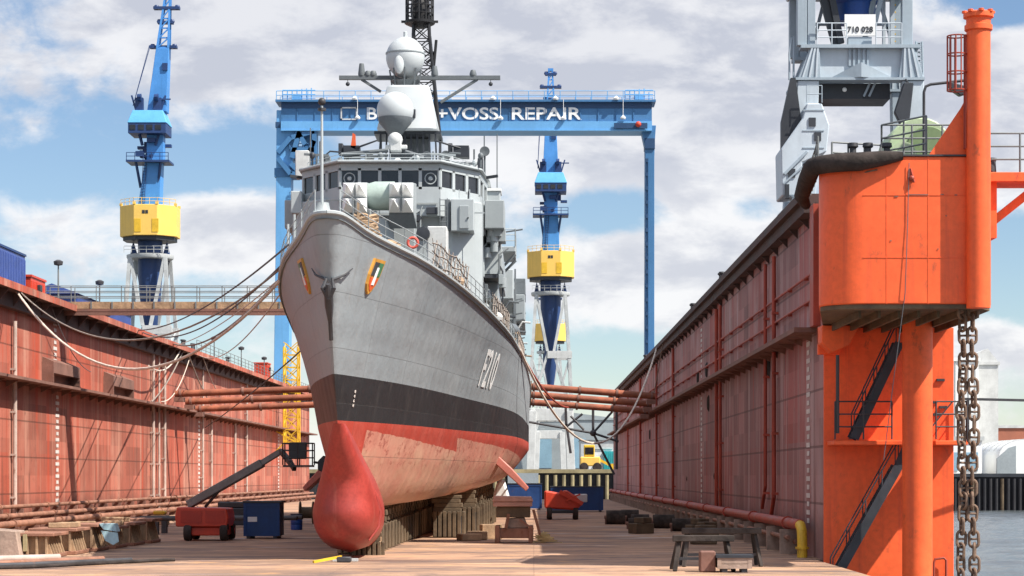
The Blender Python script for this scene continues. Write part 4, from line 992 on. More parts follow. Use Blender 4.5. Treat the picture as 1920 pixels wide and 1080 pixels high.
d_ = MB().box(ax(862,YF+1),ax(880,YF+1),YF+0.12,YF+0.2,az(428,YF),az(385,YF)).build('door', M['ship'], ship, smooth=False, bevel=0.02)
MB().bar((ax(876,YF),YF+0.08,az(408,YF)),(ax(879,YF),YF+0.08,az(408,YF)),0.06).build('handle', M['kdark'], d_)
for i in range(30):                                    # port side, on and between the outboard houses
    px = rf.uniform(868, 946); py = rf.uniform(405, 560); Y = 127.4+rf.uniform(0,0.6); x, z = ax(px, Y), az(py, Y); k = rf.random()
    if k < 0.4: MB().box(x-rf.uniform(0.1,0.3),x+rf.uniform(0.1,0.3),Y-0.2,Y+1.5,z-rf.uniform(0.1,0.5),z+rf.uniform(0.1,0.4)).build('side_fitting', fcol(), ship, smooth=False, bevel=0.02)
    elif k < 0.75: MB().path([(x,Y,z-rf.uniform(0.8,1.6)),(x,Y,z+0.4),(x+rf.uniform(-0.4,0.6),Y+0.3,z+0.8)],0.05,6).build('side_pipe', fcol(), ship)
    else: MB().lathe([(0.1,-0.3),(0.22,-0.28),(0.22,0.28),(0.1,0.3)],(x,Y,z),10,'z').build('gas_bottle', fcol(), ship)
for s_, h_ in ((70,5.5),(76,7.5),(84,6.0),(92,8.0)):   # derricks and stub masts further aft on the port side
    x = axc(s_)+interp(T_DECK,s_)-0.9; z = zdeck(s_)
    mb = MB().tube((x,YB+s_,z-0.2),(x,YB+s_,z+h_),0.10,0.06,8)
    for q in range(4): mb.bar((x-0.6,YB+s_,z+h_*(0.3+0.18*q)),(x+0.6,YB+s_,z+h_*(0.34+0.18*q)),0.09)
    mb.build('stub_mast', M['ship_d'], ship)

# ================================================================== ORANGE CORNER PLATFORM AT THE DOCK END
tw = thing('corner_platform', 'bright orange corner platform with tall orange mast and stairs at the dock end', 'dock platform', (14.5, 88, -1))
ZB, ZP = 9.62, 14.95
def arc(cx, cy, r, a0, a1, n=8): return [(cx+r*cos(radians(a0+(a1-a0)*i/n)), cy+r*sin(radians(a0+(a1-a0)*i/n))) for i in range(n+1)]
plan = [(11.72,90.98)] + arc(11.95,82.3,1.45,176,270,10) + [(16.2,80.85),(16.75,82.0),(16.9,90.98)]
MB().prism(plan, ZB, ZP).build('platform_box', M['orange'], tw, bevel=0.04, angle=30)
mb = MB(); pl2 = [((x-14.2)*0.985+14.2, (y-86)*0.985+86) for x, y in plan]
mb.prism(pl2, ZB-0.16, ZB-0.003)
for k in range(7): mb.box(11.9+k*0.72,12.0+k*0.72,82.0,90.6,ZB-0.42,ZB-0.16)
mb.build('platform_underside', M['timber'], tw, smooth=False)
MB().prism([((x-14.2)*1.01+14.2, (y-86)*1.01+86) for x, y in plan], ZP+0.002, ZP+0.06).build('platform_deck', M['darksteel'], tw, smooth=False)
fp = [(13.3,80.75,14.95),(12.6,80.72,14.86)] + [(x,y,14.72) for x, y in arc(11.95,82.3,1.72,262,180,8)] + [(10.35,85,14.55),(10.6,88.5,14.5),(11.1,91.2,14.45)]
MB().path(fp, [0.16,0.27]+[0.34]*9+[0.34,0.30,0.2], 12).build('rubber_fender', M['black_rub'], tw)
pole = MB().tube((16.02,80.62,9.45),(16.02,80.62,19.45),0.43,n=24).lathe([(0.43,19.4),(0.50,19.45),(0.50,19.62),(0.44,19.65),(0.44,19.85),(0.54,19.9),(0.54,20.05),(0.46,20.1)],(16.02,80.62,0),24).build('mast_pole', M['orange'], tw)
for k in range(8):
    a = k*pi/4; MB().lathe([(0.02,0),(0.10,0.02),(0.10,0.10),(0.02,0.12)],(16.02+0.5*cos(a),80.62+0.5*sin(a),20.04),8).build('pole_bollard', M['orange'], pole)
MB().prism([(15.7,ZP+0.06),(15.7,ZP+2.2),(15.45,ZP+1.75),(14.3,ZP+0.06)],80.95,81.10,'y').build('gusset_plate', M['orange'], tw, smooth=False)
MB().tube((14.95,87.2,-3),(14.95,87.2,ZB-0.16),0.585,n=28).build('support_column', M['orange'], tw)
MB().box(11.78,17.04,90.80,90.985,-3,ZB-0.2).box(11.5,12.4,90.5,90.79,ZB-1.3,ZB-0.2).build('end_plate', M['orange'], tw, smooth=False, bevel=0.02)
MB().prism([(11.5,ZB-0.2),(13.0,ZB-0.2),(12.6,ZB-1.0),(11.9,ZB-1.3),(11.5,ZB-0.9)],89.3,90.75,'y').build('corner_bracket', M['orange'], tw, bevel=0.03)
zl = 4.86
for xa, xb in ((11.9,15.6),(15.9,17.2)):
    MB().box(xa,xb,88.6,90.8,zl-0.22,zl-0.05).build('landing', M['orange'], tw, smooth=False, bevel=0.02)
MB().rail([(11.95,88.7,zl),(14.2,88.7,zl)],1.5,0.035,0.9,2).build('landing_rail', M['darksteel'], tw)
MB().rail([(15.95,88.7,zl),(17.15,88.7,zl),(17.15,90.6,zl)],1.5,0.035,1.2,2).bar((15.7,88.7,zl+0.4),(16.6,88.7,zl+1.5),0.05).build('landing_rail', M['darksteel'], tw)
MB().bar((16.9,88.6,zl+1.6),(20.2,89.2,zl+1.55),0.10).bar((17.2,88.65,zl+1.6),(17.2,88.65,zl-0.1),0.10).build('side_arm', M['darksteel'], tw)
def stairs(a, b, wid):
    mb = MB(); a = Vector(a); b = Vector(b)
    for o in (0, wid):
        mb.bar(a+Vector((0,o,0)), b+Vector((0,o,0)), 0.08, 0.36)
        mb.tube(a+Vector((0,o,1.0)), b+Vector((0,o,1.0)), 0.03, n=6)
        for k in range(5):
            p = a.lerp(b, k/4)+Vector((0,o,0)); mb.tube(p, p+Vector((0,0,1.0)), 0.025, n=5)
    n = max(3, int((b-a).length/0.27))
    for k in range(n+1):
        p = a.lerp(b, k/n); mb.box(p.x-0.13,p.x+0.13,p.y,p.y+wid,p.z-0.02,p.z+0.02)
    return mb
st = stairs((11.9,88.95,-0.85),(14.5,88.95,3.8),0.8).bar((14.5,88.95,3.8),(14.9,88.95,4.7),0.08,0.36)
st.build('stair_flight', M['stair'], tw, smooth=False)
stairs((12.75,89.0,4.9),(14.55,89.0,8.7),0.8).build('stair_flight', M['stair'], tw, smooth=False)
MB().tube((12.05,88.7,5.1),(12.05,88.7,8.2),0.07,n=8).build('stair_post', M['darksteel'], tw)
mb = MB()
for o in (0, 0.45): mb.tube((15.5+o*0.3,90.6,-1.5),(15.5+o*0.3,90.6,3.9),0.03,n=6)
for k in range(18): mb.tube((15.5,90.6,-1.4+k*0.3),(15.64,90.6,-1.4+k*0.3),0.02,n=5)
mb.build('wall_ladder', M['redpipe'], tw)
MB().path([(16.2,90.6,-3),(16.2,90.6,-0.1),(16.25,90.6,0.05),(16.6,90.6,0.1),(16.7,90.6,0),(16.7,90.6,-3)],0.05,8).build('grab_pipe', M['redpipe'], tw)
for z, x in ((7.6,16.0),(7.3,16.5),(6.4,16.2),(6.2,16.6),(5.9,16.35)): MB().box(x-0.16,x+0.16,90.7,90.8,z-0.05,z+0.05).build('cleat', M['darksteel'], tw, smooth=False)
# lamp arm, railings, red cage and the side bracket
mb = MB().path([(14.75,84.6,ZP),(14.75,84.6,17.9),(14.82,84.6,18.12),(15.0,84.6,18.2),(16.3,84.6,18.35)],0.055,8)
lm = mb.build('lamp_arm', M['darksteel'], tw)
MB().prism([(15.6,18.3),(16.35,18.1),(16.4,17.85),(16.1,17.75),(15.75,18.0)],84.4,84.8,'y').build('lamp_housing', M['kdark'], lm, smooth=False, bevel=0.03)
r_ = MB().rail([(13.0,83.6,ZP+0.06),(14.3,81.5,ZP+0.06)],1.5,0.04,1.4,2).rail([(13.0,83.6,ZP+0.06),(16.4,83.6,ZP+0.06)],1.5,0.04,1.1,2)
r_.rail([(10.6,83.4,ZP-0.2),(10.9,86.5,ZP-0.2),(11.2,90.5,ZP-0.2)],1.3,0.04,1.5,2).rail([(11.0,82.5,ZP),(12.9,83.2,ZP)],0.75,0.04,0.6,1)
r_.build('platform_rail', M['greysteel'], tw)
for x in (12.35,13.05,11.8): MB().lathe([(0.16,0),(0.13,0.1),(0.12,0.5),(0.2,0.56),(0.18,0.7)],(x,82.7,ZP+0.05),12).build('deck_bollard', M['darksteel'], tw)
mb = MB(); cx_, cy_ = 15.25, 80.7
for k in range(7):
    a = pi*0.5+k*pi/6*1.1; mb.tube((cx_+0.34*cos(a),cy_+0.34*sin(a),17.3),(cx_+0.34*cos(a),cy_+0.34*sin(a),19.25),0.028,n=5)
for z in (17.3,17.95,18.6,19.25): mb.path([(cx_+0.34*cos(k*pi/8),cy_+0.34*sin(k*pi/8),z) for k in range(16)],0.028,5,True)
for o in (-0.12,0.12): mb.tube((15.55,80.7+o,15.2),(15.55,80.7+o,19.3),0.03,n=5)
mb.build('ladder_cage', M['redpipe'], tw)
sb = MB().box(16.7,19.6,83.2,85.2,14.35,14.7).build('side_bracket', M['orange'], tw, smooth=False, bevel=0.02)
MB().bar((16.8,84.2,12.6),(19.0,84.2,14.35),0.42,0.30).box(16.72,17.3,83.6,84.8,12.3,14.35).build('bracket_brace', M['orange'], sb, smooth=False)
MB().rail([(16.7,83.3,14.7),(19.5,83.3,14.7)],1.45,0.04,1.3,2).build('bracket_rail', M['greysteel'], sb)
MB().box(18.6,19.1,83.9,84.6,14.7,15.3).lathe([(0.25,0),(0.22,0.5),(0.3,0.6)],(17.1,83.9,14.7),12).build('switch_box', M['darksteel'], sb, bevel=0.03)
MB().path([(13.55,80.78,14.7),(13.50,80.80,12.5),(13.40,80.74,10.0),(13.2,81.6,7.5),(12.9,82.5,4.0)],0.016,5).build('hanging_line', M['rope_dark'], tw)
MB().ball((13.65,80.8,14.15),0.11,nu=8,nv=6).bar((13.6,80.84,14.5),(13.72,80.75,14.0),0.08).build('line_cleat', M['redpipe'], tw)

for z in (13.55,11.3): MB().box(11.9,15.6,80.832,80.85,z-0.015,z+0.015).build('weld_seam', M['orange'], tw, smooth=False)
for x in (12.75,14.25): MB().box(x-0.012,x+0.012,80.836,80.85,ZB,ZP).build('weld_seam', M['orange'], tw, smooth=False)
for x, z, w_ in ((13.9,13.56,0.7),(14.75,13.57,0.12),(15.25,13.55,0.10),(13.1,13.5,0.14),(12.9,11.9,0.06),(14.6,11.6,0.05),(14.9,12.8,0.05)): MB().box(x-w_/2,x+w_/2,80.826,80.835,z-0.02,z+0.02).build('rust_mark', M['ledge'], tw, smooth=False)
for y in (82.6,): MB().path([(11.0,82.0,14.25),(11.6,81.0,14.3),(12.4,80.72,14.45)],0.03,5).build('fender_chain', M['chain'], tw)

# pale green winch under its round hood
wi = thing('winch', 'pale green mooring winch with a round hood on the orange platform', 'winch', (14.9,86.8,ZP+0.06))
hp = [(-1.45,0),(-1.45,0.75)]+[(1.25*cos(a)-0.05,0.95+1.22*sin(a)) for a in [pi*0.93-i*pi*0.93/14 for i in range(15)]]+[(1.45,0)]
MB().prism([(14.9+x,ZP+0.07+z) for x, z in hp],86.0,88.6,'y').build('hood', M['drum'], wi, bevel=0.06)
MB().lathe([(0.8,-0.06),(0.84,0.0)],(15.15,85.95,ZP+1.05),28,'y').build('drum_disc', M['drum_d'], wi)
MB().lathe([(0.05,-0.3),(0.42,-0.28),(0.45,0.1)],(14.15,85.95,ZP+0.75),20,'y').lathe([(0.45,-0.1),(0.5,-0.1),(0.5,-0.04),(0.45,-0.04)],(14.15,85.7,ZP+0.75),20,'y').build('gear_case', M['drum'], wi)
MB().box(13.5,16.3,85.5,88.8,ZP+0.061,ZP+0.14).build('bedplate', M['drum_d'], wi, smooth=False)
MB().prism([(13.3,ZP+0.14),(14.0,ZP+0.14),(13.9,ZP+1.2),(13.5,ZP+1.2)],86.2,87.5,'y').build('side_cover', M['drum'], wi, bevel=0.05)

# anchor chains hanging from the platform
def chain(x, y, ztop, n, label, jitter):
    t = thing('anchor_chain', label, 'chain', (x,y,ztop-n*0.45), 'anchor chains beside the orange platform')
    def link(par):
        mb = MB(); L, Wd = 0.30, 0.17
        pts = [(Wd*cos(a), 0, (L-Wd)*(1 if sin(a) > 0 else -1)+Wd*sin(a)) for a in [2*pi*(i+0.5)/14 for i in range(14)]]
        mb.path([(x+p[0],y,ztop-0.3+p[2]) for p in pts],0.058,7,True); mb.tube((x-Wd,y,ztop-0.3),(x+Wd,y,ztop-0.3),0.045,n=6)
        return mb.build('link', M['chain'], par)
    l0 = None
    for k in range(n):
        if l0 is None:
            l0 = link(t); l0.data.transform(Matrix.Translation(ORG[t.name]-Vector((x,y,ztop-0.3)))); o = l0
        else: o = l0.copy(); COL.objects.link(o); o.parent = t
        o.location = (jitter*sin(k*0.55)*0.05, jitter*cos(k*0.4)*0.04, n*0.45-0.3-k*0.463)
        o.rotation_euler = (0.03*sin(k*1.7), 0.05*sin(k*2.1+jitter), radians(8+12*jitter)+(pi/2 if k % 2 else 0)+0.25*sin(k*1.3+jitter))
chain(15.62,81.6,9.75,26,'rusty studded anchor chain nearest the orange column, hanging to the water',1.0)
chain(16.02,81.6,9.75,26,'rusty studded anchor chain on the outer side, hanging to the water',-1.0)

# ================================================================== GREY PORTAL CRANE ON THE DOCK WALL
YC = 106.0; cr = thing('portal_crane', 'grey portal crane with a white number board on the shaded dock wall', 'crane', (14.9,YC,ZT))
gx = lambda p: ax(p, YC); gz = lambda p: az(p, YC)
DY = 3.2
zt, zb1, zb2 = gz(92), gz(148), gz(182)
for y in (YC, YC+DY):
    d = 0.45
    MB().box(gx(1516),gx(1700),y-d*0.3,y+d*0.3,zb1,zt).build('portal_web', M['kgrey_l'], cr, smooth=False)
    MB().box(gx(1500),gx(1722),y-d,y+d,zt-0.02,zt+0.14).box(gx(1490),gx(1731),y-d,y+d,zb1-0.12,zb1).build('portal_flange', M['kgrey'], cr, smooth=False)
    MB().add([(gx(1555),y-d*0.32,zb1),(gx(1612),y-d*1.2,zb1+0.7),(gx(1675),y-d*0.32,zb1),(gx(1612),y-d*1.2,zb1),(gx(1612),y-d*0.31,zb1+0.75)],[(0,3,1),(3,2,1),(0,1,4),(1,2,4)]).build('knee_plate', M['kgrey'], cr, smooth=False)
    for p in (1592,1600,1609,1618,1626): MB().box(gx(p)-0.05,gx(p)+0.05,y-d*0.55,y-d*0.3,gz(125),zt-0.03).build('stiffener', M['kgrey'], cr, smooth=False)
    for a, b, c, e in ((1518,1535,1495,1537),(1690,1712,1683,1729)):                 # flared shoulders
        MB().prism([(gx(c),zb1),(gx(e),zb1),(gx(b),zt),(gx(a),zt)],y-d*0.85,y+d*0.85,'y').build('shoulder', M['kgrey'], cr, smooth=False, bevel=0.02)
        for q in (0.2,0.5,0.8): MB().bar((gx(c+(e-c)*q),y-d*0.88,zb1),(gx(a+(b-a)*q),y-d*0.88,zt),0.09,0.08).build('stiffener', M['kgrey_l'], cr, smooth=False)
MB().box(gx(1535),gx(1672),YC+0.5,YC+DY-0.5,zb2,zb1-0.13).build('underbeam', M['kdark'], cr, smooth=False)
MB().ball((gx(1586),YC+0.45,gz(165)),0.11,nu=8,nv=6).build('beam_lamp', M['white'], cr)
MB().bar((gx(1622),YC+0.42,gz(178)),(gx(1634),YC+0.42,gz(152)),0.10).bar((gx(1632),YC+0.42,gz(178)),(gx(1644),YC+0.42,gz(152)),0.10).build('beam_pipe', M['kgrey'], cr)
for a, b, c, e in ((1494,1534,1482,1528),(1690,1730,1694,1732)):
    for y in (YC, YC+DY):
        MB().prism([(gx(c),ZT+1.0),(gx(e),ZT+1.0),(gx(b),zb1-0.13),(gx(a),zb1-0.13)],y-0.35,y+0.35,'y').build('portal_leg', M['kgrey'] if y > YC else M['kgrey_l'], cr, smooth=False, bevel=0.03)
    MB().box(gx(c)-0.1,gx(e)+0.1,YC-1.6,YC+DY+1.6,ZT+0.55,ZT+1.15).build('bogie_beam', M['kgrey'], cr, smooth=False, bevel=0.04)
    for k in range(4):
        y = YC-1.2+k*1.85; MB().lathe([(0.1,-0.14),(0.32,-0.12),(0.36,-0.05),(0.32,0.08),(0.32,0.14)],((gx(c)+gx(e))/2,y,ZT+0.36),16,'x').build('wheel', M['kdark'], cr)
for a, b, w_ in ((1494,1512,0.42),(1513,1528,0.40),(1690,1710,0.45)):
    for y in (YC, YC+DY):
        MB().box(gx(a),gx(b),y-0.22,y+0.22,zt+0.14,26.6).build('tower_post', M['kgrey'], cr, smooth=False, bevel=0.02)
MB().bar((gx(1540),YC+0.4,gz(-28)),(gx(1570),YC+0.4,gz(84)),0.36).bar((gx(1556),YC+0.2,gz(-28)),(gx(1578),YC+0.2,gz(80)),0.30).build('diagonal_brace', M['kdark'], cr, smooth=False)
MB().bar((gx(1660),YC+0.4,gz(-30)),(gx(1638),YC+0.4,gz(60)),0.22).bar((gx(1648),YC+0.9,gz(-30)),(gx(1625),YC+0.9,gz(75)),0.25).build('diagonal_brace', M['kgrey'], cr, smooth=False)
MB().box(gx(1676),gx(1684),YC+1,YC+1.3,zt,26.6).box(gx(1668),gx(1673),YC+2,YC+2.3,zt,26.6).build('cable_trunk', M['kgrey_l'], cr, smooth=False)
mb = MB()
for k in range(9): mb.box(gx(1682),gx(1690),YC+1.6,YC+1.7,zt+0.3+k*0.35,zt+0.36+k*0.35)
mb.build('tower_ladder', M['yellow'], cr, smooth=False)
bd = MB().box(gx(1583),gx(1641),YC-0.15,YC-0.02,gz(68),gz(28)).build('number_board', M['white'], cr, smooth=False)
words('board_number', '710 028', 0.37, M['kdark'], bd, face_cam(Vector((gx(1612),YC-0.17,gz(57)))), 0.008)
MB().prism([(gx(1590),zt+0.14),(gx(1634),zt+0.14),(gx(1634),gz(70)),(gx(1590),gz(70))],YC-0.1,YC+0.5,'y').build('board_bracket', M['kgrey'], cr, smooth=False)
MB().lathe([(1.0,gz(30)),(1.0,26.0),(1.3,26.3),(1.3,26.6)],(gx(1612),YC+1.6,0),24).build('slewing_column', M['kblue'], cr)
MB().box(gx(1490),gx(1714),YC-0.5,YC+DY+0.5,26.62,26.95).build('slewing_deck', M['kgrey_l'], cr, smooth=False, bevel=0.05)
MB().rail([(gx(1530),YC-0.42,zt+0.14),(gx(1585),YC-0.42,zt+0.14)],1.0,0.03,0.7,2).build('portal_rail', M['kgrey_l'], cr)
MB().rail([(gx(1640),YC-0.42,zt+0.14),(gx(1688),YC-0.42,zt+0.14)],1.0,0.03,0.7,2).build('portal_rail', M['kgrey_l'], cr)
# leaning stair and machinery casing by the near leg
mb = MB().prism([(gx(1462),gz(232)),(gx(1480),gz(150)),(gx(1489),gz(150)),(gx(1500),gz(232)),(gx(1486),gz(290)),(gx(1462),gz(290))],YC-0.6,YC-0.2,'y')
mb.build('leg_casing', M['kdark'], cr, smooth=False)
MB().prism([(gx(1462),gz(372)),(gx(1460),gz(285)),(gx(1500),gz(228)),(gx(1508),gz(200)),(gx(1536),gz(200)),(gx(1550),gz(240)),(gx(1545),gz(290)),(gx(1500),gz(310)),(gx(1492),gz(372))],YC-1.0,YC+1.5,'y').build('drive_casing', M['kgrey_l'], cr, smooth=False, bevel=0.05)
MB().bar((gx(1466),YC-1.05,gz(332)),(gx(1508),YC-1.05,gz(290)),0.12).bar((gx(1464),YC-1.05,gz(350)),(gx(1500),YC-1.05,gz(318)),0.08).build('casing_rib', M['kgrey'], cr)
MB().box(gx(1467),gx(1474),YC-1.3,YC-1.0,gz(378),gz(352)).build('buffer', M['kdark'], cr, smooth=False)
MB().path([(gx(1480),YC,gz(150)),(gx(1480),YC,gz(100)),(gx(1484),YC,gz(72)),(gx(1488),YC,gz(68)),(gx(1488),YC,gz(150))],0.05,6).build('cage_hoop', M['kgrey'], cr)
mb = MB()
for k in range(9): mb.bar((gx(1716),YC,gz(150-k*8)),(gx(1730),YC,gz(142-k*8)),0.06).bar((gx(1730),YC,gz(150-k*8)),(gx(1716),YC,gz(142-k*8)),0.06)
mb.tube((gx(1716),YC,gz(150)),(gx(1718),YC,gz(78)),0.05,n=5).tube((gx(1731),YC,gz(150)),(gx(1729),YC,gz(78)),0.05,n=5).build('side_lattice', M['kgrey'], cr)
MB().prism([(gx(1672),gz(215)),(gx(1690),gz(160)),(gx(1708),gz(160)),(gx(1700),gz(235)),(gx(1684),gz(240))],YC-0.8,YC-0.45,'y').build('leg_motor', M['kdark'], cr, smooth=False, bevel=0.04)

for z0_, z1_ in ((212,214),(250,252),(282,284)): MB().box(gx(1500),gx(1540),YC-1.03,YC-1.0,gz(z1_),gz(z0_)).build('casing_rib', M['kgrey'], cr, smooth=False)
MB().rail([(gx(1508),YC-1.0,gz(199)),(gx(1536),YC-1.0,gz(199))],0.8,0.025,0.5,1).build('casing_rail', M['kgrey'], cr)
for p, q in ((1518,235),(1528,262),(1480,330)): MB().box(gx(p)-0.16,gx(p)+0.16,YC-1.06,YC-1.0,gz(q)-0.2,gz(q)+0.2).build('casing_hatch', M['kdark'], cr, smooth=False)
for p, q, r_ in ((1560,10,1543),(1668,4,1690),(1545,60,1520),(1685,55,1700)): MB().bar((gx(p),YC+DY,gz(q-30)),(gx(r_),YC+DY,gz(q+40)),0.16).build('lattice_brace', M['kgrey'], cr, smooth=False)
for z in (gz(70),gz(20)): MB().bar((gx(1528),YC+DY,z),(gx(1692),YC+DY,z),0.14).build('lattice_tie', M['kgrey'], cr, smooth=False)
MB().path([(gx(1700),YC-0.5,gz(235)),(gx(1700),YC-0.5,gz(160)),(gx(1694),YC-0.5,gz(152))],0.06,6).build('hose', M['kdark'], cr)

# ================================================================== YELLOW AND BLUE LEVEL LUFFING CRANES
def yard_crane(loc, label, lean):
    t = thing('jib_crane', label, 'crane', loc)
    X, Y, Z = loc
    def P(x, y, z): return (X+x, Y+y, Z+z)
    oct_ = [(4.7*cos(radians(22.5+45*k)), 4.7*sin(radians(22.5+45*k))) for k in range(8)]
    o2 = lambda r: [(X+x*r, Y+y*r) for x, y in oct_]
    hs = MB().prism(o2(1), Z+35.9, Z+40.6).build('counterweight_house', M['cyellow'], t, smooth=False, bevel=0.06)
    MB().prism(o2(0.9), Z+35.3, Z+35.88).build('house_floor', M['kdark'], hs, smooth=False)
    mb = MB()
    for k in range(8): mb.box(X+oct_[k][0]*0.96-0.22,X+oct_[k][0]*0.96+0.22,Y+oct_[k][1]*0.96-0.22,Y+oct_[k][1]*0.96+0.22,Z+40.62,Z+41.0)
    mb.build('house_lug', M['cyellow'], hs, smooth=False)
    MB().lathe([(1.3,24.5),(1.6,26),(1.9,31),(1.9,35.3)],(X,Y,Z),18).build('pivot_column', M['cblue_d'], t)
    MB().lathe([(3.5,32.6),(3.6,32.8),(3.6,33.2),(3.2,33.3)],(X,Y,Z),24).build('ring_platform', M['whitesteel'], t)
    for sx in (-1,1):
        MB().prism([(X+sx*2.0,Z+33.3),(X+sx*3.0,Z+33.3),(X+sx*2.6,Z+35.2)],Y-0.5,Y+0.5,'y').build('ring_bracket', M['cblue_d'], t, smooth=False)
    for sx in (-1,1):
        for sy in (-1,1):
            MB().bar(P(sx*2.7,sy*2.4,32.7),P(sx*3.4,sy*3.4,22.0),0.55).bar(P(sx*2.6,sy*2.4,32.6),P(sx*0.6,sy*3.3,22.2),0.5).build('tower_leg', M['whitesteel'], t, smooth=False)
            MB().bar(P(sx*3.4,sy*3.4,22),P(sx*3.9,sy*3.9,11.5),0.55).bar(P(sx*0.5,sy*3.4,22),P(sx*3.6,sy*3.8,12),0.42).bar(P(sx*3.5,sy*3.4,21),P(sx*2.2,sy*3.6,16.5),0.35).build('lattice_leg', M['whitesteel'], t, smooth=False)
            MB().prism([(X+sx*3.0,Y+sy*3.3),(X+sx*4.5,Y+sy*3.3),(X+sx*4.5,Y+sy*4.6),(X+sx*3.0,Y+sy*4.6)],Z+0,Z+11.2,'z',[(X+sx*2.6,Y+sy*3.0),(X+sx*4.0,Y+sy*3.0),(X+sx*4.0,Y+sy*4.4),(X+sx*2.6,Y+sy*4.4)]).build('portal_leg', M['offwhite'], t, smooth=False, bevel=0.05)
    for sy in (-1,1):
        MB().box(X-4.2,X+4.2,Y+sy*3.4-0.6,Y+sy*3.4+0.6,Z+9.4,Z+11.6).build('portal_beam', M['offwhite'], t, smooth=False, bevel=0.05)
        MB().box(X-0.6,X+3.9,Y+sy*3.4-0.4,Y+sy*3.4+0.4,Z+20.9,Z+22.2).build('tower_deck', M['offwhite'], t, smooth=False)
    MB().lathe([(0.6,16),(1.0,19),(1.25,24.5)],(X,Y,Z),16).build('pivot_foot', M['cblue_d'], t)
    mb = MB()
    for sx in (-1,1):
        for k in range(4): mb.bar(P(sx*3.6,-3.6,11.6+k*2.6),P(sx*3.6,3.6,14.2+k*2.6),0.2)
    for k in range(9): mb.box(X-2.6,X-1.4,Y-3.5+k*0.2,Y-3.3+k*0.2,Z+12+k*1.1,Z+12.1+k*1.1)
    mb.rail([P(-3.4,-3.5,33.3),P(3.4,-3.5,33.3)],1.0,0.05,1.2,1).build('tower_bracing', M['whitesteel'], t, smooth=False)
    a = lambda z: lean*max(0, z-41)
    for x_ in (-1.2, 1.5): MB().box(X+x_-0.5,X+x_+0.5,Y-4.40,Y-4.345,Z+36.4,Z+38.4).build('house_door', M['yellow'], hs, smooth=False)
    for x_ in (-0.3, 0.2): MB().box(X+x_-0.2,X+x_+0.2,Y-4.39,Y-4.345,Z+39.2,Z+39.7).build('house_vent', M['kdark'], hs, smooth=False)
    MB().rail([P(-4.2,-1.8,40.6),P(-1.8,-4.2,40.6),P(1.8,-4.2,40.6),P(4.2,-1.8,40.6)],1.0,0.04,1.2,1).build('house_rail', M['cyellow'], hs)
    lb = MB()
    for o_ in (-0.25,0.25): lb.tube((X-0.9+o_,Y-1.75,Z+40.8),(X-0.6+o_,Y-1.35,Z+47.2),0.06,n=5)
    for q_ in range(14): lb.box(X-1.15+q_*0.021,X-0.65+q_*0.021,Y-1.78+q_*0.028,Y-1.72+q_*0.028,Z+41+q_*0.45,Z+41.06+q_*0.45)
    lb.build('column_ladder', M['cblue_d'], t)
    MB().box(X+0.2,X+1.5,Y-1.3,Y-1.16,Z+42.2,Z+43.6).build('column_hatch', M['cblue_d'], t, smooth=False)
    MB().prism([(X-1.65,Y-1.5),(X+1.65,Y-1.5),(X+1.65,Y+1.5),(X-1.65,Y+1.5)],Z+40.6,Z+47.5,'z',[(X-1.2+a(47.5),Y-1.2),(X+1.4+a(47.5),Y-1.2),(X+1.4+a(47.5),Y+1.2),(X-1.2+a(47.5),Y+1.2)]).build('column', M['cblue'], t, smooth=False, bevel=0.06)
    MB().rail([P(-3.2,-2.6,47.6),P(3.2,-2.6,47.6)],1.1,0.06,1.2,1).box(X-3.3,X+3.3,Y-2.6,Y+2.2,Z+47.3,Z+47.6).build('machine_deck', M['cblue_d'], t, smooth=False)
    rg = random.Random(4); mb = MB()
    for _ in range(16):
        x, y, z = rg.uniform(-2.4,2.2), rg.uniform(-2.2,1.4), rg.uniform(47.6,50.6); mb.box(X+x,X+x+rg.uniform(0.4,1.4),Y+y,Y+y+1,Z+z,Z+z+rg.uniform(0.3,1.0))
    for sx in (-1,1): mb.bar(P(sx*1.9,-1.8,47.4),P(sx*1.3,-1,43.5),0.3).bar(P(sx*1.0,-1.2,50),P(sx*1.6,-1,52.2),0.35)
    mb.build('machinery', M['cblue_d'], t, smooth=False)
    MB().box(X-1.2+a(51),X+1.3+a(51),Y-1.1,Y+1.1,Z+47.5,Z+51.6).build('column_head', M['cblue'], t, smooth=False)
    MB().box(X-2.9,X+2.9,Y-3.0,Y+2.4,Z+51.6,Z+53.2).build('cabin_base', M['cblue_d'], t, smooth=False, bevel=0.05)
    MB().prism([(X-3.0,Y-3.1),(X+3.0,Y-3.1),(X+3.0,Y+2.5),(X-3.0,Y+2.5)],Z+53.2,Z+55.2,'z',[(X-2.3,Y-2.4),(X+2.3,Y-2.4),(X+2.3,Y+2),(X-2.3,Y+2)]).build('cabin', M['cblue_l'], t, smooth=False, bevel=0.05)
    for x_ in (-2.2,-0.9,0.4,1.7): MB().box(X+x_-0.45,X+x_+0.45,Y-3.06,Y-3.005,Z+52.1,Z+52.9).build('cab_window', M['glass'], t, smooth=False)
    mb = MB()
    for sx in (-1,1): mb.box(X+sx*1.4-0.6,X+sx*1.4+0.6,Y-2,Y-1,Z+55.2,Z+57.2).bar(P(sx*1.9,-1.5,55.2),P(sx*2.6,-1.5,57.6),0.25).lathe([(0.5,-0.3),(0.55,0.3)],P(sx*1.3,-2.2,57.2),10,'x')
    mb.bar(P(1.6,-1.6,57),P(3.4,-1.6,57),0.2).build('winch_gear', M['cblue_d'], t, smooth=False)
    z0, z1, z2 = 55.2, 65.0, 74.2
    q = lambda z, h: [(X-h+a(z),Y-h),(X+h+a(z),Y-h),(X+h+a(z),Y+h),(X-h+a(z),Y+h)]
    MB().prism(q(z0,1.45),Z+z0,Z+z1,'z',q(z1,1.0)).build('jib', M['cblue'], t, smooth=False, bevel=0.05)
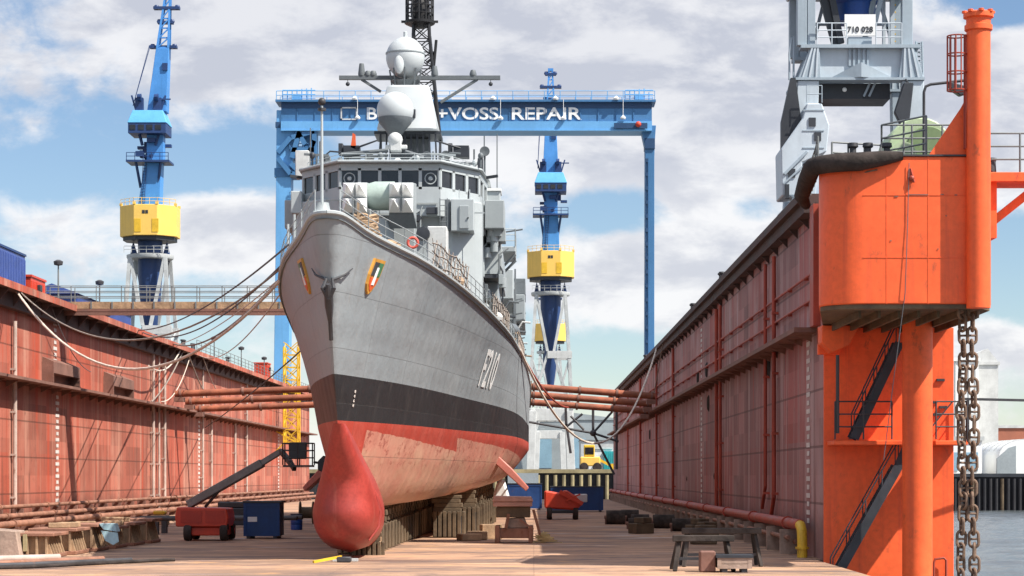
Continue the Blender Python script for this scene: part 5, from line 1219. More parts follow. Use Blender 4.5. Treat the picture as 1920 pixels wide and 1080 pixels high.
    MB().box(X+a(63)+0.2,X+a(63)+1.0,Y-1.4,Y-1.0,Z+61.5,Z+62.6).build('jib_sheave', M['cblue_d'], t, smooth=False)
    mb = MB()
    for sx in (-1,1):
        for sy in (-1,1): mb.bar((X+a(z1)+sx*0.85,Y+sy*0.85,Z+z1),(X+a(z2)+sx*0.30,Y+sy*0.30,Z+z2),0.30)
    for k in range(6):
        z = z1+k*1.5; h = 0.85-0.08*k; mb.bar((X+a(z)-h,Y-h,Z+z),(X+a(z)+h,Y-h,Z+z+1.5),0.18).box(X+a(z)-h,X+a(z)+h,Y-h,Y-h+0.2,Z+z,Z+z+0.2)
    mb.box(X+a(z2)-0.5,X+a(z2)+0.5,Y-0.5,Y+0.5,Z+z2,Z+z2+0.5).build('jib_head', M['cblue'], t, smooth=False)
    for z, w_ in ((65.2,2.1),(69.0,1.2),(71.2,2.0),(73.6,1.0)):
        MB().box(X+a(z)-w_,X+a(z)+w_,Y-0.7,Y+0.5,Z+z-0.15,Z+z+0.25).lathe([(0.2,-0.2),(0.45,0.2),(0.3,0.55)],(X+a(z)-w_*0.8,Y,Z+z),10).lathe([(0.2,-0.2),(0.45,0.2),(0.3,0.55)],(X+a(z)+w_*0.8,Y,Z+z),10).build('jib_crosshead', M['cblue_d'], t, smooth=False)
    mb = MB()
    for o in (-1.0,-0.6): mb.tube((X+a(65)-1.6+o*0.4,Y-1,Z+65.4),(X-2.4,Y-1.5,Z+56),0.05,n=5)
    mb.build('jib_rope', M['cblue_d'], t)
    return t
yard_crane((-59.0,345,4.2), 'tall blue jib crane with yellow house behind the sunlit dock wall left of the frigate', 0.085)
yard_crane((3.2,415,4.2), 'blue jib crane with yellow house standing under the gantry right of the frigate', 0.0)
yard_crane((4.5,610,4.2), 'distant jib crane with its yellow house showing between the legs of a nearer crane', 0.0)

# ================================================================== BLUE GANTRY
YG = 380.0; gt = thing('gantry_crane', 'wide blue gantry crane with white lettering spanning the sky behind the frigate', 'gantry crane', (ax(874,YG),YG,4.2))
hx = lambda p: ax(p, YG); hz = lambda p: az(p, YG)
MB().box(hx(530),hx(1221),YG-2.2,YG+2.2,hz(232),hz(207)).build('girder', M['gblue'], gt, smooth=False)
MB().box(hx(530),hx(1221),YG-2.3,YG+2.3,hz(207),hz(196)).build('chord_shade_strip', M['gblue_d'], gt, smooth=False)  # dark blue strip puts shade below the top flange into the colour
MB().box(hx(520),hx(1228),YG-3.0,YG+3.0,hz(196),hz(192)).build('top_flange', M['gblue'], gt, smooth=False)
MB().box(hx(530),hx(1221),YG-2.7,YG+2.7,hz(248),hz(232)).box(hx(530),hx(1221),YG-2.9,YG+2.9,hz(250),hz(248)).build('lower_chord', M['gblue_l'], gt, smooth=False)
for p in range(560,1220,33): MB().box(hx(p)-0.06,hx(p)+0.06,YG-2.35,YG-2.2,hz(232),hz(207)).build('girder_stiffener', M['gblue'], gt, smooth=False)
def sign(txt, pa, pb):
    c = words('lettering', txt, 2.9, M['white'], gt, face_cam(Vector((0,0,0))), 0.05, 0.05)
    o0 = ORG[gt.name]; vs = c.data.vertices
    xs = [v_.co.x+o0.x for v_ in vs]; zs = [v_.co.z+o0.z for v_ in vs]; a, b, lo, hi = min(xs), max(xs), min(zs), max(zs)
    for v_ in vs:
        X = hx(pa)+(v_.co.x+o0.x-a)/(b-a)*(hx(pb)-hx(pa)); Z = hz(228.5)+(v_.co.z+o0.z-lo)/(hi-lo)*(hz(205.5)-hz(228.5))
        v_.co = Vector((X, YG-2.32+(v_.co.y+o0.y)*0.5, Z))-o0
sign('BLOHM', 690, 813); sign('+VOSS', 820, 935); sign('REPAIR', 960, 1090)
mb = MB()
for a, b, c, d in ((641,672,205,207.5),(641,672,226.5,229),(641,643.5,205,229),(669.5,672,205,229)): mb.box(hx(a),hx(b),YG-2.4,YG-2.21,hz(d),hz(c))
mb.build('sign_logo', M['offwhite'], gt, smooth=False)
MB().rail([(hx(522),YG-2.9,hz(192)),(hx(1226),YG-2.9,hz(192))],1.45,0.07,2.6,1).rail([(hx(522),YG+2.9,hz(192)),(hx(1226),YG+2.9,hz(192))],1.45,0.07,2.6,1).build('gantry_rail', M['gblue_l'], gt)
for a, b, h in ((530,592,165),(1172,1224,166)):
    mb = MB()
    for p in range(a, b, 9): mb.tube((hx(p),YG,hz(192)),(hx(p),YG,hz(h+(p*7 % 8))),0.10,n=5)
    for h2 in (170,178,185): mb.tube((hx(a),YG-0.5,hz(h2)),(hx(b),YG-0.5,hz(h2)),0.08,n=5)
    mb.box(hx(a+18),hx(a+34),YG-1,YG+1,hz(190),hz(178)); mb.build('top_machinery', M['gblue_l'], gt)
for p, q in ((673,225),(939,226),(1056,226),(1167,225),(668,189),(925,189),(1041,189),(1154,189)):
    MB().tube((hx(p),YG-3.0,hz(q-1)),(hx(p),YG-3.0,hz(192)),0.05,n=5).lathe([(0.1,0.4),(0.5,0.0),(0.4,-0.25)],(hx(p),YG-3.0,hz(q+1)),10).build('floodlight', M['white'], gt)
MB().box(hx(1150),hx(1212),YG-3.2,YG-2.92,hz(246),hz(236)).build('trolley', M['gblue_d'], gt, smooth=False)
MB().ball((hx(1195),YG-3.5,hz(239)),0.5,nu=10,nv=8).build('trolley_lamp', M['redmach'], gt)
def leg(name, pts, dep, m_): MB().prism([(hx(a),hz(b)) for a, b in pts],YG-dep,YG+dep,'y').build(name, m_, gt, smooth=False, bevel=0.05)
leg('gantry_leg', [(521,210),(566,210),(562,250),(548,320),(544,700),(544,884),(508,884),(516,700),(519,480)], 2.0, M['gblue_l'])
leg('leg_band', [(519,232),(568,232),(568,243),(519,243)], 2.12, M['gblue_d'])
leg('leg_band', [(517,318),(566,318),(560,335),(517,335)], 2.12, M['gblue'])
leg('gantry_leg', [(1208,238),(1228,238),(1226,300),(1226,884),(1208,884),(1209,300)], 1.6, M['gblue'])
leg('leg_head', [(1200,238),(1229,238),(1226,280),(1209,280)], 1.75, M['gblue'])
leg('leg_joint', [(1208,262),(1227,262),(1227,282),(1208,282)], 1.9, M['gblue_d'])
mb = MB()
for q in range(300,860,26): mb.box(hx(1210),hx(1214),YG-1.9,YG-1.61,hz(q+7),hz(q))
mb.box(hx(1209.5),hx(1210.5),YG-1.8,YG-1.61,hz(880),hz(300)).box(hx(1213.5),hx(1214.5),YG-1.8,YG-1.61,hz(880),hz(300)); mb.build('leg_ladder', M['gblue_d'], gt, smooth=False)
mb = MB()                                                                    # stair tower inside the left leg
for a, b, c, d in ((524,290,548,262),(550,262,592,250),(560,250,575,275),(592,250,592,400),(548,285,592,285),(548,330,592,330),(524,300,548,330),(565,250,550,300),(578,300,592,268),(548,310,578,340)):
    mb.bar((hx(a),YG-2.3,hz(b)),(hx(c),YG-2.3,hz(d)),0.8)
for q in (285,330,375): mb.rail([(hx(546),YG-2.3,hz(q)),(hx(594),YG-2.3,hz(q))],1.1,0.09,1.2,1)
mb.box(hx(550),hx(574),YG-2.4,YG+1,hz(300),hz(287)); mb.build('stair_tower', M['gblue'], gt, smooth=False)
leg('stair_back', [(570,236),(596,236),(596,330),(590,400),(572,400)], 0.6, M['gblue_l'])

# ================================================================== SIDE SHORES BETWEEN WALL AND SHIP
def shore(a, b, r, label):
    t = thing('shoring_beam', label, 'shore', a, 'red shoring beams across the dock'); a = Vector(a); b = Vector(b); d = (b-a).normalized()
    MB().tube(a, b, r, n=12).build('beam', M['shore'], t)
    mb = MB()
    for q in (0.02,0.3,0.6,0.97): p = a.lerp(b, q); mb.tube(p, p+d*0.2, r+0.10, n=12)
    mb.build('collar', M['ledge'], t); MB().tube(b-d*0.02, b+d*0.14, r+0.22, n=12).build('pad', M['timber'], t)
    MB().box(min(a.x,a.x+0.8*(1 if d.x>0 else -1)),max(a.x,a.x+0.8*(1 if d.x>0 else -1)),a.y-0.7,a.y+0.7,a.z-0.7,a.z-r).build('bearing', M['ledge'], t, smooth=False)
for k, (y, z) in enumerate(((200,10.75),(206,10.25),(212,9.75))):
    w_ = ('topmost', 'middle', 'lowest')[k]
    hx_ = half(y-YB, z+0.7)+0.1
    shore((-32.0,y,z),(axc(y-YB)-hx_,y,z+0.75),0.30,w_+' of the three red shoring beams between the sunlit wall and the hull')
    shore((10.9,y,z-0.2),(axc(y-YB)+hx_,y,z+0.65),0.30,w_+' of the three red shoring beams between the hull and the shaded wall')
fr = thing('strut_frame', 'thin dark strut frame hanging below the red beams near the dock end', 'frame', at(1112,830,236))
mb = MB()
for a, b in (((985,790),(1112,812)),((1112,812),(1160,828)),((1112,812),(1152,890)),((1112,812),(1148,772)),((1060,745),(1062,800)),((1062,795),(1070,850)),((1112,768),(1112,812)),((1156,770),(1156,880)),((1062,800),(1092,776)),((1070,780),(1095,806))):
    mb.tube(at(*a,236), at(*b,236), 0.14, n=6)
mb.build('struts', M['darksteel'], fr); MB().ball(at(1112,812,236),0.35,nu=10,nv=8).build('joint', M['darksteel'], fr)

# ================================================================== GANGWAY, CABINS ON THE WALL TOP
YW = 156.0; gw = thing('gangway', 'brown railed gangway bridge from the sunlit dock wall to the frigate', 'gangway', (-25,YW,15.2))
MB().box(-33.8,-14.6,YW-0.7,YW+0.7,15.02,15.5).build('deck_beam', M['timber_pale'], gw, smooth=False)
MB().box(-33.8,-14.6,YW-0.8,YW+0.8,14.82,15.0).box(-33.8,-14.6,YW-0.78,YW-0.70,14.55,14.82).build('lower_chord', M['ledge'], gw, smooth=False)
mb = MB()
for k in range(14): mb.box(-33.6+k*1.45,-33.5+k*1.45,YW-0.76,YW-0.70,15.0,15.5)
mb.rail([(-33.8,YW-0.65,15.5),(-14.6,YW-0.65,15.5)],1.1,0.035,1.7,2).rail([(-33.8,YW+0.65,15.5),(-14.6,YW+0.65,15.5)],1.1,0.035,1.7,2).build('railing', M['greysteel'], gw)
def cabin(name, x0, x1, y0, y1, z1, label, m_, pitched=False, cat='cabin'):
    t = thing(name, label, cat, ((x0+x1)/2,(y0+y1)/2,ZT))
    mb = MB().box(x0,x1,y0,y1,ZT+0.15,z1)
    n = int((y1-y0)/0.45)
    for k in range(n): mb.box(x1,x1+0.05,y0+0.2+k*0.45,y0+0.42+k*0.45,ZT+0.3,z1-0.25)
    n = int((x1-x0)/0.45)
    for k in range(n): mb.box(x0+0.2+k*0.45,x0+0.42+k*0.45,y0-0.05,y0,ZT+0.3,z1-0.25)
    mb.build('walls', m_, t, smooth=False)
    if pitched: MB().prism([(x0-0.2,z1),(x1+0.2,z1),((x0+x1)/2,z1+0.75)],y0-0.3,y1+0.3,'y').build('roof', m_, t, smooth=False)
    else: MB().box(x0-0.08,x1+0.08,y0-0.08,y1+0.08,z1,z1+0.14).build('roof', M['cblue_d'] if m_ == M['cont_blue'] else m_, t, smooth=False)
    MB().box(x0,x1,y0,y1,ZT+0.002,ZT+0.148).build('skid', M['darksteel'], t, smooth=False)
    MB().box(x1+0.05,x1+0.28,y0+(y1-y0)*0.38,y0+(y1-y0)*0.52,z1-0.85,z1-0.40).build('vent', M['kdark'], t, smooth=False, bevel=0.03)
    return t
cabin('container', -36.2,-33.7,130.5,148.5,17.95,'blue corrugated container on top of the sunlit dock wall at the left edge',M['cont_blue'],cat='container')
cabin('site_cabin', -37,-33.4,164,186,16.75,'blue site cabin with a pitched roof behind the gangway railing',M['cont_blue'],True)
cabin('red_cabin', -35.4,-33.6,149.8,154.2,16.75,'low red locker box between the blue container and the gangway',M['redmach'],cat='locker')
cabin('red_hut', -34.4,-32.8,276,279.5,17.3,'small red hut far along the sunlit dock wall top',M['redmach'],cat='hut')
# yellow lattice stair tower on the ledge, left of the hull
yt = thing('stair_tower', 'yellow lattice stair tower rising from the wall ledge beside the hull', 'stair tower', (-31.0,288,ZL))
mb = MB(); x0, x1, y0, y1 = -32.0,-30.2,287,289.4
for x in (x0,x1):
    for y in (y0,y1): mb.tube((x,y,ZL-2),(x,y,20.0),0.11,n=6)
yp = mb.build('posts', M['yellow'], yt)
mb = MB(); z = ZL-1.8; k = 0
while z < 19.5:
    for y in (y0,y1): mb.bar((x0,y,z),(x1,y,z+1.6),0.11).bar((x1,y,z),(x0,y,z+1.6),0.11).bar((x0,y,z),(x1,y,z),0.11)
    mb.bar((x0,y0,z),(x0,y1,z+1.6),0.1).bar((x1,y1,z),(x1,y0,z+1.6),0.1); z += 1.6
mb.build('bracing', M['yellow'], yt)
MB().bar((x0,y0,ZL-2),(XL,y0,ZL-3),0.16).bar((x1,y0,ZL-2),(XL,y0,ZL-0.4),0.16).bar((x1,y1,ZL-2),(XL,y1,ZL-0.4),0.16).build('bracket', M['yellow'], yt)

# ================================================================== MOORING LINES
def rope(a, b, sag, r, m_, label, n=26):
    a = Vector(a); b = Vector(b)
    pts = [a.lerp(b, i/n)-Vector((0,0,sag*4*(i/n)*(1-i/n))) for i in range(n+1)]
    return tag(MB().path(pts, r, 6).build('mooring_rope', m_), label, 'rope')
dk = lambda s, sd: Vector((axc(s)+sd*interp(T_DECK,s), YB+s, zdeck(s)))
rope((-32.2,139,15.05), dk(16,-1)+Vector((0.1,0,-0.1)), 4.5, 0.075, M['rope_pale'], 'thick pale mooring rope sagging lowest from the left wall corner to the frigate')
rope((-32.2,139.6,15.1), dk(14,-1)+Vector((0.1,0,0.15)), 3.2, 0.05, M['rope'], 'brown mooring rope sagging just above the thick pale one')
rope((-32.0,181,15.2), dk(8,-1)+Vector((0.1,0,0.3)), 0.9, 0.045, M['rope_dark'], 'dark mooring rope rising straightest to the bow rail past the gangway')
rope((-32.0,183,15.2), dk(12.5,-1)+Vector((0.1,0,0.1)), 1.5, 0.045, M['rope_dark'], 'second dark mooring rope, sagging below the straightest one across the gangway')
rope((-32.0,199,15.2), dk(17,-1)+Vector((0.1,0,0.1)), 1.2, 0.06, M['rope'], 'light brown rope from the far wall edge up across the gangway to the hull')
rope((-32.2,220,8.2), dk(50,-1)+Vector((0.1,0,0.6)), 0.25, 0.05, M['rope_dark'], 'taut blue grey line from the wall ledge up to the frigate behind the bow')
rope((-32.0,205,15.0), (-32.2,189,9.7), 0.5, 0.06, M['rope'], 'slack rope hanging down the sunlit wall, left one of the bundle at the bollards')
rope((-32.0,207,15.0), (-32.2,226,10.2), 0.5, 0.06, M['rope'], 'slack rope hanging down the sunlit wall, right one of the bundle at the bollards')
rope((-32.0,203,14.8), (-31.6,184,12.5), 1.0, 0.06, M['rope_pale'], 'short pale rope looping along the sunlit wall below the bollards')
rope((-32.0,201,15.2), dk(19,-1)+Vector((0.1,0,0.4)), 0.5, 0.035, M['rope_pale'], 'thin pale line, straightest of the light ones from hull to the far wall edge')
rope((-32.0,214,15.0), dk(23,-1)+Vector((0.1,0,0.3)), 1.4, 0.035, M['rope_pale'], 'thin pale line ending at the far wall edge beyond the bollards')
rope((-32.1,210,14.9), (-31.9,192,9.8), 1.2, 0.04, M['rope_pale'], 'thin pale line drooping down the sunlit wall between bollards and white pipes')
rope((-31.9,216,15.0), (-31.9,236,10.4), 0.8, 0.04, M['rope'], 'thin brown line hanging down the sunlit wall farthest from the gangway')
rope((-32.2,150,14.6), (-32.2,163,11.0), 0.8, 0.03, M['rope_dark'], 'thin dark line slung across the sunlit wall above the nearer hood')
rope(dk(52,1)+Vector((0,0,0.1)), (11.2,202,15.2), 7.2, 0.08, M['rope_pale'], 'pale rope in a deep bow from the frigate to the shaded wall top')
rope(dk(54,1)+Vector((0,0,0.0)), (3.2,205,9.7), 0.8, 0.08, M['redpipe'], 'red hose running from the frigate side down to the shoring beams')
rope((11.2,193,15.2), (11.3,216,9.8), 0.3, 0.05, M['rope'], 'thin line slanting down the shaded wall from its top edge')

# ================================================================== ON THE DOCK FLOOR
# keel blocks
def keel_block(x, y, h, label, w_=1.5, d=1.1, grp='keel blocks under the frigate', mb_='concrete', mt_='timber_pale'):
    t = thing('keel_block', label, 'keel block', (x,y,0), grp)
    MB().box(x-w_/2,x+w_/2,y-d/2,y+d/2,0.01,h*0.5).build('concrete_base', M[mb_], t, smooth=False, bevel=0.04)
    mb = MB()
    for k in range(6): mb.box(x-w_/2+k*w_/6+0.02,x-w_/2+(k+1)*w_/6-0.05,y-d/2-0.16,y-d/2-0.003,0.06,h*0.62)
    for k in range(5): mb.box(x+w_/2+0.003,x+w_/2+0.16,y-d/2+k*d/5+0.02,y-d/2+(k+1)*d/5-0.05,0.06,h*0.62)
    mb.build('battens', M[mt_], t, smooth=False, bevel=0.02)
    mb = MB(); z = h*0.5+0.003; k = 0
    while z < h-0.1:
        e = 0.06*((k*7) % 3-1); mb.box(x-w_/2+e,x+w_/2-0.05+e,y-d/2+0.03,y+d/2-0.03,z,min(z+0.26,h)); z += 0.275; k += 1
    mb.build('timber_cap', M[mt_], t, smooth=False, bevel=0.02)
    return t
kb = keel_block(CX+0.15, 98.2, 1.55, 'batten clad keel block nearest the bulbous dome, low and sunlit', 1.7, 1.3)
kl = keel_block(axc(15), 100.4, 1.96, 'timber capped keel block in the row under the frigate', 1.5, 1.1, 'keel blocks under the frigate', 'timber', 'timber')  # darker timber than the sunlit block: hull shade put into the colour
for k in range(1, 30): dup(kl, (axc(15.4+k*1.95),100.4+k*1.95,0), 0.02*((k*5) % 3-1), None, (1.0,1.0,zkeel(15.4+k*1.95)/2.0))
dup(kl, (CX+0.62,97.1,-0.28), 0.1, 'tilted keel block close beside the right of the sonar dome', (0.85,0.9,0.7))
# side blocks
bl = keel_block(axc(47)+3.0, 132, 2.58, 'timber side block stacked under the bilge, shade put into its colour', 1.6, 1.5, 'side blocks under the bilge', 'tarry_shade', 'timber')  # dark colours stand in for the shade under the bilge
for k in range(1, 8):
    dup(bl, (axc(47+k*4.5)+3.0,132+k*4.5,0), 0, None, (1,1,zkeel(47+k*4.5)/2.5)); dup(bl, (axc(47+k*4.5)-3.0,132+k*4.5,0), 0, None, (1,1,zkeel(47+k*4.5)/2.5))
dup(bl, (axc(40)-2.7,124.5,0), 0, None, (1,1,0.93)); dup(bl, (axc(40)+2.5,124.5,0), 0, None, (1,1,0.91))
# loose bilge cradle standing in the sun
cx_, cy_ = -0.9, 114.6
cd_ = thing('bilge_cradle', 'sunlit bilge cradle of steel and timber standing alone right of the hull', 'cradle', (cx_,cy_,0))
MB().box(cx_-0.9,cx_+0.75,cy_-0.75,cy_+0.9,0.25,0.75).box(cx_-1.05,cx_-0.8,cy_-0.9,cy_+0.9,0.01,0.9).box(cx_+0.65,cx_+0.9,cy_-0.9,cy_+0.9,0.01,0.9).build('foot', M['rustpipe'], cd_, smooth=False, bevel=0.03)
MB().prism([(cx_-0.55,0.75),(cx_+0.65,0.75),(cx_+0.45,1.3),(cx_-0.35,1.25)],cy_-0.6,cy_+0.8,'y').build('wedge', M['concrete'], cd_, smooth=False, bevel=0.04)
MB().box(cx_-1.0,cx_+0.75,cy_-0.7,cy_+0.9,1.3,1.85).build('timber_block', M['timber'], cd_, smooth=False, bevel=0.03)
MB().box(cx_-1.15,cx_+0.85,cy_-0.85,cy_+1.0,1.86,2.1).prism([(cx_-1.2,2.11),(cx_+0.9,2.11),(cx_+0.8,2.36),(cx_-1.1,2.40)],cy_-0.9,cy_+1.0,'y').build('cap_plank', mat('cap_paint', (0.42,0.23,0.18,1), 0.7, 0.2, 1, rust=0.3), cd_, smooth=False, bevel=0.03)
MB().bar((cx_+0.9,cy_-0.6,1.7),(cx_+1.25,cy_-0.7,0.4),0.12).build('prop', M['rustpipe'], cd_, smooth=False)
MB().bar((cx_-0.5,cy_-0.8,0.75),(cx_-0.35,cy_-0.85,1.5),0.16).build('prop', M['rustpipe'], cd_, smooth=False)
MB().bar((cx_+0.2,cy_-0.8,1.2),(cx_+0.9,cy_-0.9,0.7),0.10).build('prop', M['rustpipe'], cd_, smooth=False)
rg = random.Random(11); mb = MB()
for _ in range(150):
    x, y = rg.gauss(0.55,0.22), rg.gauss(114.6,0.9); a = rg.uniform(0,pi); l = rg.uniform(0.2,0.6); z = rg.uniform(0.02,0.5)*max(0,1-abs(x-0.5)*1.5)+0.02
    mb.bar((x-l/2*cos(a),y-l/2*sin(a),z),(x+l/2*cos(a),y+l/2*sin(a),z+rg.uniform(-0.02,0.12)),0.025)
so = mb.build('straw_litter', mat('straw', (0.55,0.40,0.18,1), 0.9, 0.2), smooth=False); so['kind'] = 'stuff'; so['label'] = 'straw coloured litter beside the bilge cradle'
for i, (x, y, h) in enumerate(((-3.0,120,0.45),(-2.3,121,0.8),(-3.4,118.5,0.35))):
    tag(MB().cbox((x,y,h/2+0.01),1.1,0.9,h,0.2*i).build('timber_baulk', M['timber_pale'], smooth=False, bevel=0.03), ('low timber baulk left of the bilge cradle on the sunlit floor','taller timber baulk behind the left end of the bilge cradle','flattest timber baulk lying nearest the hull by the bilge cradle')[i], 'timber')
# rib blocks stored along the left wall
rgk = random.Random(5)
for i in range(6):
    y = 93.0+i*4.1; x = -20.9+0.12*i
    lab = ['rusty ribbed docking block nearest the camera in the row by the sunlit wall','rusty ribbed docking block, second from the near end of the row','rusty ribbed docking block, third in the row, a pale cloth on it','rusty ribbed docking block, third from the far end of the row','rusty ribbed docking block, next to last in the row','rusty ribbed docking block at the far end of the row'][i]
    if i == 2: lab = 'rusty ribbed docking block, third from the near end of the row'
    t = thing('docking_block', lab, 'docking block', (x,y,0), 'docking blocks stored by the sunlit wall')
    h = 1.05+0.1*(i % 3)
    MB().box(x-1.0,x+1.0,y-0.3,y+2.6,0.01,0.16).box(x-1.05,x+1.05,y-0.35,y+2.7,h-0.14,h).build('plates', M['rustpipe'], t, smooth=False, bevel=0.02)
    mb = MB()
    for k in range(6): mb.prism([(x-0.3,0.17),(x+0.95,0.17),(x+0.7,h-0.15),(x-0.3,h-0.15)],y-0.1+k*0.48,y+0.0+k*0.48,'y')
    for k in range(5): mb.box(x-0.9+k*0.4,x-0.82+k*0.4,y-0.30,y+0.1,0.17,h-0.15)
    mb.build('ribs', M['timber_pale'], t, smooth=False)
    MB().box(x-0.9,x-0.32,y-0.2,y+2.5,0.17,h-0.15).build('timber_core', M['timber_pale'], t, smooth=False)
    if i in (1,3,4):
        for k in range(3): MB().cbox((x+rgk.uniform(-0.6,0.6),y+0.3+k*0.8,h+0.12),0.9,0.35,0.22,rgk.uniform(-0.5,0.5)).build('loose_timber', M['timber_pale'], t, smooth=False, bevel=0.02)
tag(MB().prism([(-19.5,0.95),(-18.75,0.85),(-18.7,0.45),(-18.95,0.30),(-19.3,0.5)],101.0,101.08,'y').prism([(-19.6,1.26),(-18.9,1.26),(-18.8,0.9),(-19.4,1.0)],101.1,101.9,'y').build('cloth', mat('pale_blue_cloth', (0.38,0.55,0.60,1), 0.9)), 'pale blue cloth hung on a rusty docking block', 'cloth')
kx_, ky_ = -21.8, 92.8
t = thing('concrete_bin', 'pale grey concrete bin at the left edge of the floor', 'bin', (kx_,ky_,0))
MB().prism([(kx_-1.4,0.01),(kx_+0.75,0.01),(kx_+0.55,1.15),(kx_-1.4,1.3)],ky_-0.8,ky_+0.8,'y').build('body', M['concrete'], t, smooth=False, bevel=0.04)
MB().box(kx_+0.72,kx_+0.86,ky_-0.3,ky_+0.3,0.3,1.0).build('side_strap', M['pile'], t, smooth=False)
for i, (pts, r, m_, lab) in enumerate((([(-24,80.5,0.14),(-20,83.5,0.14),(-17,88.5,0.14)],0.11,'rustpipe','long rusty pipe lying on the near floor, hindmost of the bundle'),
                     ([(-24,79.3,0.12),(-19,83.0,0.12),(-15.8,88,0.12)],0.09,'darksteel','long dark pipe lying in the middle of the near floor bundle'),
                     ([(-23,78.2,0.10),(-18.4,81.6,0.1),(-15.0,87.5,0.1),(-14.2,88.6,0.1)],0.07,'black_rub','black hose lying foremost on the near floor'),
                     ([(-23,86.0,0.16),(-19,89.8,0.16)],0.13,'whitepipe','chalky pipe on the floor in front of the docking blocks'))):
    tag(MB().path(pts, r, 10).build('floor_pipe', M[m_]), lab, 'pipe')
# yellow handled lever under the dome
t = thing('lever_jack', 'small yellow lever jack lying on the floor under the dome', 'jack', (-7.9,88.4,0))
MB().bar((-8.6,87.6,0.05),(-7.6,88.6,0.22),0.10).build('handle', M['yellow'], t); MB().box(-7.75,-7.2,88.3,88.8,0.01,0.22).build('body', M['darksteel'], t, bevel=0.03); MB().box(-8.0,-7.0,89.3,89.6,0.01,0.12).build('plank', M['offwhite'], t, smooth=False)

# boom lift
bx_, by_ = -17.3, 118.5
bl_ = thing('boom_lift', 'red boom lift with a long grey boom reaching toward the bow', 'boom lift', (bx_,by_,0))
MB().prism([(bx_-1.45,0.75),(bx_+1.2,0.75),(bx_+1.3,1.2),(bx_+1.2,1.72),(bx_-1.4,1.78),(bx_-1.5,1.3)],by_-1.0,by_+1.6,'y').build('turntable', M['redmach'], bl_, smooth=False, bevel=0.05)
MB().box(bx_-1.2,bx_-0.1,by_-1.04,by_-1.0,0.95,1.6).box(bx_+0.1,bx_+1.1,by_-1.04,by_-1.0,0.95,1.6).build('hatch', mat('hatch_red', (0.42,0.04,0.02,1), 0.5), bl_, smooth=False)
MB().box(bx_-0.9,bx_+1.1,by_-0.8,by_+2.0,0.28,0.74).build('chassis', M['redmach'], bl_, smooth=False, bevel=0.05)
for sx in (-0.85,1.05):
    for sy in (-0.7,1.9):
        w_ = MB().lathe([(0.2,-0.2),(0.42,-0.2),(0.48,-0.1),(0.48,0.1),(0.42,0.2),(0.2,0.2)],(bx_+sx,by_+sy,0.48),18,'x').build('wheel', M['black_rub'], bl_)
        MB().lathe([(0.05,-0.22),(0.22,-0.19),(0.22,0.19),(0.05,0.22)],(bx_+sx,by_+sy,0.48),12,'x').build('rim', M['redmach'], w_)
b0, b1, b2 = Vector((bx_-0.9,by_-0.2,1.9)), at(492,868,116.5), at(527,846,116)
MB().bar(b0,b1,0.38,0.42).build('boom', M['greysteel'], bl_, smooth=False, bevel=0.03)
MB().bar(b1-(b1-b0)*0.05,b2,0.24,0.27).build('inner_boom', M['greysteel'], bl_, smooth=False)
MB().tube(b0+Vector((0.9,-0.1,-0.1)),b0.lerp(b1,0.42)+Vector((0,-0.1,-0.18)),0.08,n=8).build('lift_ram', M['darksteel'], bl_)
j1 = at(545,868,114.5)
MB().bar(b2,j1,0.22,0.24).bar(j1,at(552,880,114),0.2).build('jib_arm', M['darksteel'], bl_, smooth=False)
bc = at(560,872,113.5)
mb = MB().box(bc.x-0.75,bc.x+0.75,bc.y-0.5,bc.y+0.5,bc.z-0.1,bc.z).rail([(bc.x-0.75,bc.y-0.5,bc.z),(bc.x+0.75,bc.y-0.5,bc.z),(bc.x+0.75,bc.y+0.5,bc.z),(bc.x-0.75,bc.y+0.5,bc.z),(bc.x-0.75,bc.y-0.5,bc.z)],1.1,0.035,0.75,2)
bk = mb.build('basket', M['darksteel'], bl_)
MB().box(bc.x-0.45,bc.x+0.45,bc.y-0.52,bc.y-0.3,bc.z+0.3,bc.z+1.15).build('control_box', M['kdark'], bk, smooth=False, bevel=0.04)
MB().bar((bc.x+0.75,bc.y,bc.z+0.15),(bc.x+1.1,bc.y-0.1,bc.z+0.1),0.12).prism([(bc.x+1.0,bc.z-0.25),(bc.x+1.35,bc.z-0.4),(bc.x+1.6,bc.z+0.1),(bc.x+1.3,bc.z+0.5),(bc.x+1.0,bc.z+0.2)],bc.y-0.4,bc.y+0.2,'y').build('tool_tray', M['kdark'], bk, smooth=False, bevel=0.04)

def skip(x0, x1, y0, y1, h, label, m_, sign_=True, name='equipment_box', cat='container'):
    t = thing(name, label, cat, ((x0+x1)/2,(y0+y1)/2,0))
    MB().box(x0,x1,y0,y1,0.14,h-0.1).build('body', m_, t, smooth=False, bevel=0.03)
    mb = MB()
    for x in (x0,x1-0.12): mb.box(x-0.01,x+0.13,y0-0.05,y0-0.002,0.14,h-0.1)
    mb.box(x0+0.13,x1-0.13,y0-0.04,y0-0.002,0.14,0.3).box(x0+0.13,x1-0.13,y0-0.04,y0-0.002,h-0.3,h-0.1)
    mb.build('frame', m_, t, smooth=False); MB().box(x0-0.06,x1+0.06,y0-0.08,y1+0.06,h-0.098,h).build('lid', M['kdark'], t, smooth=False)
    for x in (x0+0.15,x1-0.35): MB().box(x,x+0.2,y0,y1,0.01,0.14).build('runner', M['darksteel'], t, smooth=False)
    if sign_: MB().box((x0+x1)/2-0.75,(x0+x1)/2-0.25,y0-0.02,y0-0.002,h*0.45,h*0.58).build('label_plate', M['white'], t, smooth=False)
    return t
skip(ax(457,122),ax(524,122),122,124.2,2.05,'dark blue equipment box beside the boom lift in the hull shadow',M['skip_blue'])
skip(ax(1033,214),ax(1131,214),214,217,2.45,'wide blue skip across the dock floor behind the red machine',M['skip_blue'],False,'skip','skip')
